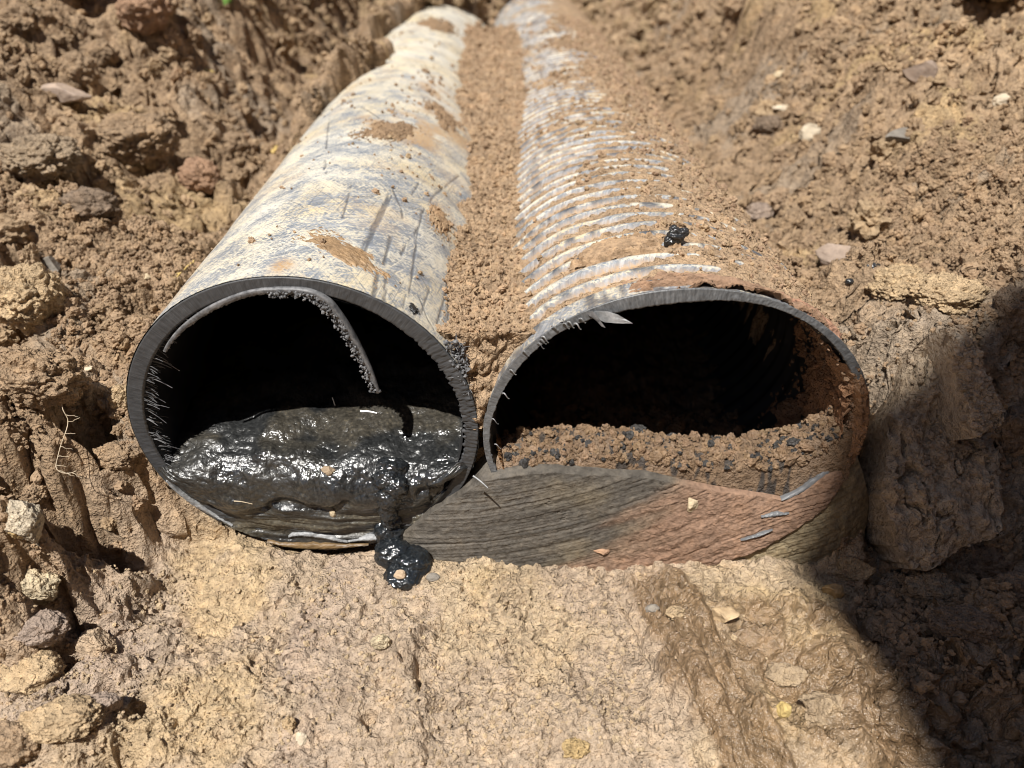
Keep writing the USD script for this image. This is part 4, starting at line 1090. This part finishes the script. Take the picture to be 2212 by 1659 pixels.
C = [
    (318, 92, 105, 88, 'red', 'reddish rounded clod near the top left corner, above the yellow flake', dict(sink=.0, lift=.010, deep=1.0)),
    (165, 28, 200, 62, 'ochre', 'pale yellow flat slab of earth at the top left edge', dict(deep=1.0, cuts=4, lift=.02, sink=0)),
    (40, 60, 90, 70, 'brown', 'brown clod at the left edge just under the pale yellow slab', {}),
    (215, 130, 70, 60, 'brown', 'small brown clod in the hollow under the pale yellow slab', {}),
    (165, 165, 90, 70, 'brown', 'crumbly brown clod above the mauve stone', {}),
    (100, 395, 150, 90, 'grey', 'large grey crumbly clod at the left with black shadow underneath', dict(deep=1.1, sink=.0, lift=.006)),
    (300, 362, 170, 100, 'brown', 'broad grey-brown clod overhanging a dark hollow left of the smooth pipe', dict(sink=.0, lift=.008, deep=1.1)),
    (190, 455, 120, 70, 'dark', 'dark brown clod just below the large grey clod', {}),
    (435, 420, 85, 75, 'red', 'orange-tinged clod between the dark hollow and the smooth pipe', dict(sink=.0, lift=.004)),
    (500, 320, 70, 50, 'brown', 'brown clod beside the smooth pipe and the yellow straw', {}),
    (65, 705, 150, 140, 'tan', 'big tan lumpy clod at the left edge level with the pipe rim', dict(sink=.0, deep=1.0, lift=.004)),
    (85, 880, 200, 130, 'brown', 'big brown clod roofing the dark cavity at the left', dict(sink=.0, deep=.7, lift=.005)),
    (70, 1078, 62, 62, 'brown', 'ball-shaped brown clod below the dark cavity', dict(rough=.12)),
    (35, 1150, 55, 44, 'ochre', 'small yellowish clod below the ball-shaped one', {}),
    (48, 1165, 110, 120, 'white', 'bright whitish crackled clod at the left edge', dict(sink=.05, cuts=5, rough=.16)),
    (60, 1290, 120, 90, 'pale', 'pale pitted clod under the bright whitish one', dict(cuts=3, wet=.2)),
    (75, 1370, 130, 85, 'mauve', 'grey-mauve clod at the lower left edge', dict(cuts=3, wet=.2)),
    (60, 1470, 140, 90, 'tan', 'tan lumpy clod at the lower left edge above the corner', dict(cuts=2, wet=.15)),
    (130, 1570, 170, 80, 'tan', 'long tan clod near the lower left corner', dict(cuts=2, wet=.15)),
    (30, 1625, 130, 90, 'brown', 'brown clod in the lower left corner', dict(wet=.1)),
    (215, 1540, 90, 60, 'mauve', 'flat mauve-grey clod right of the long tan clod', dict(cuts=3, wet=.1)),
    (205, 1400, 80, 60, 'pink', 'pinkish crackled clod in the lower left, beside the mauve smear', dict(cuts=2, wet=.3)),
    (250, 1000, 90, 60, 'brown', 'brown crest of the left bank nearest the rim of the smooth pipe', dict(sink=.15)),
    (262, 870, 50, 60, 'tan', 'tan clod pressed against the left rim of the smooth pipe', {}),
    (1455, 250, 60, 40, 'brown', 'brown clod on the soil right of the corrugated pipe top', {}),
    (1665, 285, 70, 50, 'dark', 'dark crumbly clod right of the corrugated pipe', {}),
    (1645, 470, 75, 45, 'mauve', 'purplish crumb clod beside the right flank of the corrugated pipe', {}),
    (2150, 40, 160, 90, 'tan', 'big tan clod in the top right corner', dict(sink=.0, lift=.015)),
    (1945, 640, 150, 90, 'tan', 'tan crumbly mound just right of the corrugated rim', dict(sink=.2, deep=1.0)),
    (2050, 655, 150, 80, 'tan', 'tan mound with a red stain right of the crumbly one', dict(sink=.25, deep=1.0)),
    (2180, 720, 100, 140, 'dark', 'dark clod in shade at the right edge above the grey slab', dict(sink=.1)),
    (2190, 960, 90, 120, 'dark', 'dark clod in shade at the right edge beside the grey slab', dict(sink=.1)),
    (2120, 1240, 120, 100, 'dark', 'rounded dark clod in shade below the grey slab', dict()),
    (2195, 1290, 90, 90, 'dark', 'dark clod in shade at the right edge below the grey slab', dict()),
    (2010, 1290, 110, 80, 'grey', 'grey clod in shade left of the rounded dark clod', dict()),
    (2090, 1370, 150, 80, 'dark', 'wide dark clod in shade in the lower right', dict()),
    (1845, 1240, 90, 60, 'tan', 'tan clod at the edge of the shade below the corrugated pipe', dict(cuts=3)),
    (1800, 1175, 60, 50, 'brown', 'small brown clod with black shadow on its left below the corrugated pipe', dict(cuts=3)),
    (822, 1397, 42, 34, 'pale', 'pale crumb clod in the sandy foreground beside the finger-shaped ridge', dict(sink=.05)),
    (625, 1570, 28, 34, 'tan', 'small tan clod just above the white pebble', dict(sink=.1)),
    (1245, 1625, 60, 40, 'ochre', 'yellow-brown lump on the bottom hump of the foreground', {}),
    (970, 1170, 34, 26, 'tan', 'tan crumb sitting on the clay right of the sludge blob', {}),
    (1460, 1330, 40, 30, 'tan', 'tan lump at the upper end of the wet mud ridge', dict(wet=.3)),
    (1050, 770, 34, 30, 'brown', 'rounded brown clod wedged between the two pipe mouths', dict(rough=.1, lift=.001)),
    (1030, 735, 60, 40, 'tan', 'tan clod above the one wedged between the pipe mouths', {}),
]
for k, (px, py, w, h, col, lab, kw) in enumerate(C):
    clod(px, py, w, h, col, lab, 100 + k, **kw)
ST = [
    (130, 215, 125, 50, 'mauve', 'flat mauve stone bedded in the upper left bank', dict(cuts=7, deep=.8, rough=.08, fine=.02)),
    (112, 585, 44, 50, 'slate', 'small blue-grey stone left of the pipe, above the big tan clod', dict(cuts=6, rough=.08, fine=.02)),
    (1985, 168, 80, 62, 'mauve', 'blocky mauve-grey stone in the upper right bank', dict(cuts=8, rough=.06, fine=.02)),
    (1690, 238, 40, 16, 'white', 'small white stone in the soil right of the corrugated pipe', dict(cuts=3, fine=.02)),
    (1750, 295, 46, 40, 'white', 'chalky white lump right of the dark crumbly clod', dict(cuts=4, fine=.03)),
    (1690, 165, 34, 18, 'pale', 'pale greenish pebble in the upper right soil', dict(cuts=3, fine=.02)),
    (1960, 300, 130, 30, 'slate', 'dark slate splinter sticking out of the right bank', dict(cuts=6, rough=.06, fine=.02, rotz=.5, sink=.0, deep=.6)),
    (1815, 560, 110, 70, 'mauve', 'flat pinkish stone behind the rim of the corrugated pipe', dict(cuts=7, rough=.06, fine=.05, sink=.3)),
    (2165, 225, 40, 30, 'white', 'small off-white stone at the right edge of the upper bank', dict(cuts=3, fine=.02)),
    (1495, 1098, 28, 38, 'pale', 'pale rock crumb stuck on the red clay smear', dict(cuts=5, on=Pm)),
    (1565, 1340, 62, 40, 'tan', 'wedge-shaped tan stone in the wet mud', dict(cuts=6, sink=.0, fine=.03)),
    (1700, 1465, 90, 52, 'mud', 'smooth pale stone bedded in the mud nearest the wedge-shaped one', dict(cuts=2, rough=.34, fine=.09, sink=.5, mat=M_soil, wet=.45)),
    (1785, 1545, 120, 60, 'mud', 'largest smooth pale stone in the wet mud at the lower right', dict(cuts=2, rough=.34, fine=.09, sink=.5, mat=M_soil, wet=.45)),
    (1693, 1540, 34, 40, 'yellow', 'yellow stone chip left of the largest smooth pale stone', dict(cuts=3, sink=.3, fine=.03)),
    (1800, 1285, 50, 44, 'amber', 'amber-coloured stone at the edge of the wet mud', dict(cuts=4, wet=.6, fine=.02, sink=.35)),
    (1410, 1320, 30, 22, 'slate', 'small grey stone on the wet mud ridge', dict(cuts=3, sink=.3)),
]
for k, (px, py, w, h, col, lab, kw) in enumerate(ST):
    clod(px, py, w, h, col, lab, 300 + k, kind='stone', cat='stone', **kw)
PB = [
    (649, 1604, 34, 34, 'white', 'white pebble on the sandy foreground near the bottom edge', dict(sink=.1, cuts=3)),
    (862, 1243, 26, 22, 'pink', 'pink crumbly pebble stuck to the sludge blob', dict(sink=.2, on=np.array(b1.vertices), cuts=2)),
    (1046, 1164, 16, 22, 'pink', 'smooth pink pebble at the foot of the clay smear', dict(sink=.05)),
    (1075, 1166, 28, 24, 'pink', 'knobbly pink pebble right of the smooth pink one', dict(sink=.05)),
    (935, 1252, 30, 18, 'slate', 'fuzzy grey chip right of the sludge blob', dict(sink=.1)),
    (707, 1017, 30, 22, 'grey', 'grey-white stone chip stuck in the black sludge', dict(sink=.3, on=SLp, cuts=4)),
    (718, 1115, 14, 20, 'pale', 'tiny pale chip low on the sludge front', dict(sink=.3, on=SLp)),
    (1390, 1218, 30, 16, 'pale', 'pale chip on the sand under the red clay smear', dict(sink=.1)),
    (365, 1160, 34, 30, 'mauve', 'flat grey crumb on the smeared floor left of the smooth pipe', dict(sink=.2, cuts=4)),
    (1300, 1198, 36, 16, 'red', 'reddish crumb on the lip of the clay smear', dict(sink=.1, cuts=3, on=Pm)),
]
for k, (px, py, w, h, col, lab, kw) in enumerate(PB):
    clod(px, py, w, h, col, lab, 400 + k, kind='pebble', cat='pebble', **kw)
# the flaky grey clay slab and the plate leaning on it, at the right
SLABPTS = []


def slab(name, outline, y0, dydz, thick, tint, label, seed, cat='clay slab', amp=1.0, bend=.004):
    """A thick slab of clay whose front follows the outline at the slanted plane y = y0 + dydz * z."""
    from shapely.geometry import Polygon
    from shapely import contains_xy
    def on_plane(px, py):
        d_ = ray(px, py)
        t = (y0 + dydz * CAM[2] - CAM[1]) / (d_[1] - dydz * d_[2])
        return CAM + d_ * t
    poly = np.array([on_plane(*q) for q in outline])
    lines_ = []
    c0 = poly.mean(0)
    k = len(poly)
    s = np.linspace(0, k, 260, endpoint=False)
    pl = np.vstack([poly, poly[:1]])
    bd = np.stack([np.interp(s, np.arange(k + 1), pl[:, j_]) for j_ in range(3)], 1)
    bd = c0 + (bd - c0) * (1 + .20 * (f2(s * 2.2, s * 0, 5, seed, .6) - .5))[:, None]
    rr = np.linspace(0, 1, 70) ** .85
    nfront = np.array([0, -1.0, dydz]); nfront /= np.linalg.norm(nfront)
    G = c0 + (bd[None] - c0) * rr[:, None, None]
    sx, sz = G[..., 0], G[..., 2]
    d_ = .0120 * (f2(sx * 50, sz * 50, 5, seed + 1) - .5) + .0048 * (f2(sx * 200, sz * 200, 4, seed + 2, .62) - .5) + .0022 * lumps(sx, sz, .0045, seed) - .0045 * np.exp(-(np.abs(f2(sx * 90, sz * 45, 3, seed + 3) - .5) / .016) ** 2) + bend * .3 * (1 - (rr[:, None] ** 3))
    d_ = d_ * amp
    d_ = d_ - .0012 * smooth01(rr, .86, 1.0)[:, None]
    front_ = G + nfront * d_[..., None]
    back_ = G[-1] - nfront * thick
    v = np.vstack([front_.reshape(-1, 3), back_, (c0 - nfront * thick)[None]])
    a_, b_ = len(rr), len(s)
    f = []
    for i in range(a_ - 1):
        j = np.arange(b_); j1 = (j + 1) % b_
        f.append(np.stack([i * b_ + j, i * b_ + j1, (i + 1) * b_ + j1], 1)); f.append(np.stack([i * b_ + j, (i + 1) * b_ + j1, (i + 1) * b_ + j], 1))
    j = np.arange(b_); j1 = (j + 1) % b_
    e, bk, ce = (a_ - 1) * b_, a_ * b_, a_ * b_ + b_
    f.append(np.stack([e + j, e + j1, bk + j1], 1)); f.append(np.stack([e + j, bk + j1, bk + j], 1)); f.append(np.stack([bk + j, bk + j1, j * 0 + ce], 1))
    mm = trimesh.Trimesh(v, np.vstack(f), process=False)
    trimesh.repair.fix_normals(mm)
    SLABPTS.append(front_.reshape(-1, 3))
    o = obj(name, mm, M_soil, tint=np.asarray(tint) * (.75 + .5 * f3(v * 90, 3, seed)[:, None]), wet=.05)
    return tag(o, label, cat)


slab('clay_slab', [(1965, 775), (2005, 758), (2035, 790), (2048, 850), (2062, 905), (2095, 940), (2140, 950), (2172, 980), (2165, 1060), (2150, 1150), (2080, 1190), (2000, 1230), (1960, 1215), (1935, 1170), (1910, 1130), (1900, 1060), (1915, 1000), (1920, 900), (1945, 850)], -.020, .95, .02, (.40, .315, .225),
     'large flaky grey clay slab leaning in the shade right of the corrugated pipe', 61)
slab('clay_slab', [(2060, 705), (2095, 720), (2130, 800), (2160, 870), (2175, 905), (2140, 930), (2105, 945), (2085, 900), (2075, 820), (2062, 760)], -.0360, .86, .022, (.44, .355, .265), 'narrow cracked clay plate standing on the large grey slab', 62, amp=.4)

# black lumps
BLK = [(1460, 512, 56, 50, 'sticky black sludge lump sitting on the ribs of the corrugated pipe', RP), (1885, 580, 34, 16, 'black sludge speck on top of the tan mound behind the rim', None),
       (1835, 612, 20, 14, 'small black sludge speck just right of the corrugated rim', None), (2000, 605, 60, 12, 'thin black crust on the crest of the stained mound', None)]
for k, (px, py, w, h, lab, P) in enumerate(BLK):
    if P:
        a0, y0 = on_pipe(px, py, P, .002)
        c0 = ring(P, np.array(a0), np.array(y0), .0022)
        s = .5 * w * ((c0 - CAM) @ FWD) / FPX
        m = trimesh.util.concatenate([trimesh.Trimesh(*lump_mesh(c0 + np.array(o) * s, np.array(z) * s, 50 + i, 4, .3, 2.2, fine=.12), process=False) for i, (o, z) in enumerate([((0, 0, 0), (.7, .6, .6)), ((-.5, -.2, -.3), (.45, .4, .4)), ((.5, .1, .3), (.5, .4, .35)), ((-.2, .1, .5), (.4, .4, .35))])])
        tag(obj('sludge_lump', m, M_sludge, tint=S2['black'], wet=1.0), lab, 'sludge')
    else:
        clod(px, py, w, h, 'black', lab, 500 + k, kind='sludge_lump', cat='sludge', mat=M_sludge, wet=.9, sink=.0)

# ------------------------------------------------------------------ plant bits, splinters
def stem(name, pix, r0, r1, mat, label, cat, lift=.0015, wave=.0005, seed=0):
    r = np.random.default_rng(seed)
    pts = np.array([hit(*q) + [0, 0, lift] for q in pix])
    c_ = CubicSpline(np.arange(len(pts)), pts)
    s = np.linspace(0, len(pts) - 1, 24)
    ln = c_(s) + r.normal(size=(24, 3)) * wave
    return tag(obj(name, tube(ln, r0, r1), mat), label, cat)


stem('straw', [(345, 640), (370, 612), (400, 588), (418, 570)], .0005, .0003, M_straw, 'thin yellow straw lying on the soil left of the smooth pipe rim', 'straw', seed=1)
stem('straw', [(592, 335), (600, 322)], .0011, .0005, M_straw, 'short bright yellow straw tip beside the smooth pipe', 'straw', seed=2)
def stand(px, py, w, h, name, mat, label, cat, seed, tint=None):
    p = hit(px, py); dist = (p - CAM) @ FWD
    sx, sz = .5 * w * dist / FPX, .5 * h * dist / FPX
    v, f = lump_mesh(p + [0, 0, sz * .4], (sx, sx * .6, sz), seed, 3, .3, 2.0, 3)
    return tag(obj(name, (v, f), mat, tint=tint, wet=0.0 if tint is not None else None), label, cat)
stand(443, 160, 48, 20, 'yellow_flake', M_stone, 'yellow flake on the soil of the upper left bank', 'flake', 71, S2['yellow'])
stand(2055, 650, 40, 18, 'red_crumb', M_stone, 'dull red crumb on top of the stained mound', 'crumb', 72, np.array([.32, .11, .08]))
stand(315, 600, 0 + 30, 14, 'pale_chip', M_stone, 'pale chip in the soil left of the smooth pipe rim', 'chip', 73, S2['pale'])
stand(185, 800 - 3, 34, 10, 'white_chip', M_stone, 'white chip left of the rim of the smooth pipe, beside the big tan clod', 'chip', 74, S2['white'])
# a rootlet hanging over the dark cavity
rp = [atz(px, py, z) for px, py, z in [(140, 935 - 90, .058), (134, 860, .057), (136, 885, .055), (146, 905, .052), (143, 930, .050), (132, 960, .047), (124, 990, .044), (122, 1012, .043), (140, 1022, .042), (165, 1017, .043)]]
c_ = CubicSpline(np.arange(len(rp)), np.array(rp)); rl = c_(np.linspace(0, len(rp) - 1, 50))
root = thing('rootlet', 'thin pale rootlet with side hairs hanging over the dark cavity at the left', 'root')
obj('main_root', tube(rl, .00016, .0001, 5), M_root, root)
hair = []
r = np.random.default_rng(9)
for i in (14, 18, 23, 28, 32, 36, 40, 44, 47):
    s = np.linspace(0, 1, 6)[:, None]
    hair.append(rl[i] + s * np.array([r.uniform(.002, .0042), r.uniform(-.001, .001), r.uniform(-.0025, .001)]) + r.normal(size=(6, 3)) * .00012)
for hln in hair:
    obj('root_hair', tube(hln, .00011, .00006, 4), M_root, root)
# green leaf tip far back
lp = hit(498, 6)
U, W = np.meshgrid(np.linspace(-1, 1, 9), np.linspace(0, 1, 18), indexing='ij')
wd = .0065 * np.sin(np.pi * np.clip(W * .95 + .03, 0, 1)) ** .8
lf_ = np.stack([lp[0] + U * wd + .006 * (W - .5), lp[1] - .004 + .004 * W + .0015 * U ** 2, lp[2] - .002 + .026 * W * .9], -1)
lv = np.vstack([lf_.reshape(-1, 3), (lf_ + [0, .0005, 0]).reshape(-1, 3)])
g_ = grid_faces(9, 18)
tag(obj('leaf', (lv, np.vstack([g_, g_[:, ::-1] + 9 * 18])), M_leaf), 'small green leaf tip at the top edge of the upper left bank', 'leaf')


def splinter(p0, p1, w, label, mat=M_white):
    p0, p1 = np.asarray(p0), np.asarray(p1)
    s = np.linspace(0, 1, 8)[:, None]
    return tag(obj('splinter', tube(p0 + (p1 - p0) * s + np.array([0, 0, .0003]) * np.sin(np.pi * s), w, w * .6, 5), mat, smooth=40), label, 'splinter')


sl_at = lambda px, py: surf_at(SLp, px, py)


splinter(sl_at(776, 890) + [0, 0, .0006], sl_at(812, 895) + [0, 0, .0006], .00042, 'bright white splinter lying on the sludge near the tip of the hanging strip')
splinter(sl_at(722, 873) + [0, 0, -.0003], sl_at(722, 873) + [-.0004, -.0005, .0038], .00016, 'thin upright white fibre standing in the sludge')
splinter(sl_at(505, 1098 - 10) + [0, 0, .0006], sl_at(545, 1105 - 10) + [0, 0, .0006], .0002, 'thin pale fibre lying on the left part of the sludge', M_root)
q0 = aty(1022, 1028, -.0095); q1 = aty(1054, 1054, -.0125)
splinter(q0, q1, .00035, 'grey shaving stuck on the clay between the two pipe mouths', M_grey)

# ------------------------------------------------------------------ loose crumbs
rng = np.random.default_rng(77)


def instancer(name, pos, size, mats_tint, label, seed, cat='crumbs', wet=0.0, sub=2):
    """Uncountable crumbs: one PointInstancer over a few rough shapes."""
    r = np.random.default_rng(seed)
    pi = UsdGeom.PointInstancer.Define(stage, numbered('/World/' + name))
    protos = []
    for k in range(6):
        g = trimesh.creation.icosphere(sub)
        v = np.array(g.vertices)
        o_ = r.uniform(0, 60, 3)
        v = v * (1 + 1.1 * (f3(v * 1.4 + o_, 2, k) - .5) + .95 * (f3(v * 3.6 + o_, 2, k + 9) - .5) + (.35 * (f3(v * 11 + o_, 2, k + 19) - .5) if sub > 2 else 0))[:, None] * np.array([1.15, .95, .8])
        t = np.asarray(mats_tint) * r.uniform(.86, 1.14) * (1 + .012 * r.normal(size=3))
        protos.append(obj('crumb', (v, np.array(g.faces)), M_crumb, pi, smooth=False, tint=t, wet=wet).GetPath())
    pi.CreatePrototypesRel().SetTargets(protos)
    n = len(pos)
    pi.CreateProtoIndicesAttr(Vt.IntArray.FromNumpy(r.integers(0, 6, n).astype(np.int32)))
    pi.CreatePositionsAttr(Vt.Vec3fArray.FromNumpy(pos.astype(np.float32)))
    pi.CreateScalesAttr(Vt.Vec3fArray.FromNumpy((size[:, None] * r.uniform(.8, 1.25, (n, 3))).astype(np.float32)))
    q = r.normal(size=(n, 4)); q /= np.linalg.norm(q, axis=1)[:, None]
    pi.CreateOrientationsAttr(Vt.QuathArray([Gf.Quath(float(w), float(x), float(y), float(z)) for w, x, y, z in q]))
    return tag(pi, label, cat, kind='stuff')


def scatter(n, xr, yr, smin, smax, power, accept, name, label, seed, tint, sink=.1):
    x, y = rng.uniform(*xr, n), rng.uniform(*yr, n)
    k = accept(x, y) > rng.random(n)
    x, y = x[k], y[k]
    s = smin * (1 - rng.random(len(x)) * (1 - (smin / smax) ** power)) ** (-1 / power)
    s = s * (1 + 1.2 * np.clip(y, 0, 1))
    z = H(x, y) + s * (.45 - sink)
    return instancer(name, np.stack([x, y, z], 1), s, tint, label, seed)


def clear(x, y):
    ok = np.ones(len(x))
    for P in (LP, RP):
        uu_ = (x - cx(P, y)) / P[2]
        ok *= (np.abs(uu_) > 1.02) | (H(x, y) > P[1] + P[3] * np.sqrt(np.clip(1 - uu_ ** 2, 0, 1)) + .001)
    return ok


bankz = lambda x, y: clear(x, y) * np.maximum(np.maximum(*zones(x, y)), (y > .004) * 1.0) * (.10 + .90 * smooth01(f2(x * 30, y * 30, 3, 951), .45, .64))
scatter(110000, (-.26, .26), (-.06, .16), .0004, .0022, 2.4, bankz, 'soil_crumbs', 'loose brown soil crumbs over the near banks', 91, BROWN * 1.05)
scatter(80000, (-.55, .55), (.14, .62), .0006, .0030, 2.2, bankz, 'soil_crumbs', 'loose brown soil crumbs over the far banks', 92, BROWN * 1.05)
n = 900
x, y = np.concatenate([rng.uniform(-.55, -.12, n), rng.uniform(.12, .5, n)]), np.tile(rng.uniform(-.02, .6, n) ** 1.0, 2)
k = (clear(x, y) > .5) & (np.abs(x) < .16 + .75 * (y + .12)) & (rng.random(2 * n) < .30) & ~((x > .09) & (x < .24) & (y < .09))
x, y = x[k], y[k]
sz = .0022 * (1 - rng.random(len(x)) * .93) ** (-.5) * (1 + 1.0 * np.clip(y, 0, 1))
instancer('soil_lumps', np.stack([x, y, H(x, y) + .35 * sz], 1), sz, BROWN, 'crumbly brown lumps of soil strewn over both banks', 111, cat='soil', sub=3)
ig, jg = rng.integers(31, mg, 4500), rng.integers(6, ng - 6, 4500)
gpt = np.stack([Xg, Yg, Zg + sag + dg], -1)[ig, jg] + rng.normal(size=(4500, 3)) * .0004
instancer('soil_crumbs', gpt, .00032 * (1 - rng.random(4500) * .95) ** (-.5) * (1 + 2 * gpt[:, 1]), BROWN * 1.12, 'loose crumbs on the soil between the two pipes', 93)
scatter(26000, (-.75, .75), (.60, 1.15), .0012, .0060, 2.2, lambda x, y: clear(x, y) * .8, 'soil_crumbs', 'loose soil crumbs over the far end of the trench', 112, BROWN * 1.05)
floorz = lambda x, y: (1 - .93 * smooth01(x, .035, .05)) * (1 - np.maximum(*zones(x, y))) * (.25 + .75 * smooth01(f2(x * 40, y * 40, 3, 953), .45, .65))
scatter(16000, (-.15, .13), (-.12, -.014), .00022, .0010, 2.6, floorz, 'sand_grains', 'fine sandy grains over the smeared foreground', 94, SAND * 1.05)
# crumbs on top of the caked pipe
n = 9000
A_, B_ = rng.uniform(math.radians(20), math.radians(150), n), rng.uniform(.008, .6, n) ** 1.0
hh = cake(A_, B_)
k = (hh > .0002) & (rng.random(n) < .8)
A_, B_, hh = A_[k], B_[k], hh[k]
sz = .0004 * (1 - rng.random(len(A_)) * .93) ** (-.5) * (1 + 1.0 * B_)
pp = np.stack([cx(RP, B_) + (RP[2] + hh) * np.cos(A_), B_, RP[1] + (RP[3] + hh) * np.sin(A_)], 1)
instancer('soil_crumbs', pp, sz, BROWN * 1.1, 'small brown crumbs strewn over the corrugated pipe', 95)

# crumbs on the heap in the pipe, its dirty right wall, and strewn on the smooth pipe
ig, jg = rng.integers(12, 312, 5200), rng.integers(30, 98, 5200)
gp_ = SOILF[ig, jg] + rng.normal(size=(5200, 3)) * .0004
instancer('soil_crumbs', gp_[:3000], .0004 * (1 - rng.random(3000) * .965) ** (-.5), (.185, .122, .074), 'loose damp crumbs on the soil heap inside the corrugated pipe', 96, wet=.45)
instancer('black_crumbs', gp_[4600:], .0004 * (1 - rng.random(600) * .965) ** (-.5), (.035, .033, .032), 'black crumbs mixed into the soil heap inside the corrugated pipe', 97, wet=.4)
n = 2600
A_, B_ = rng.normal(0, .30, n) - .05, .0025 + np.abs(rng.normal(0, .016, n))
instancer('soil_crumbs', ring(RP, A_, B_ - .001, -.0042 - .0012 * rng.random(n)), .00025 * (1 - rng.random(n) * .9) ** (-.5), (.25, .165, .11), 'red-brown crumbs clinging to the right wall inside the corrugated pipe', 98)
n = 2600
B_ = rng.uniform(.01, .55, n); A_ = rng.uniform(.2, 2.7, n)
k = rng.random(n) < .05 + .95 * np.exp(-((B_ - .2) / .09) ** 2) * np.exp(-((A_ - .95) / .45) ** 2) + .5 * smooth01(f2(A_ * 5, B_ * 25, 3, 961), .62, .72)
A_, B_ = A_[k], B_[k]
instancer('soil_crumbs', ring(LP, A_, B_, .0002), .00028 * (1 - rng.random(len(A_)) * .95) ** (-.5) * (1 + 1.5 * B_), BROWN * 1.05, 'fine brown crumbs strewn over the smooth pipe', 99)
sp_ = np.vstack(SLABPTS)
sp_ = sp_[rng.integers(0, len(sp_), 1500)]
instancer('soil_crumbs', sp_ + rng.normal(size=sp_.shape) * .0004, .0003 * (1 - rng.random(1500) * .96) ** (-.5), (.34, .27, .195), 'crumbs stuck to the flaky clay slab in the shade', 121)
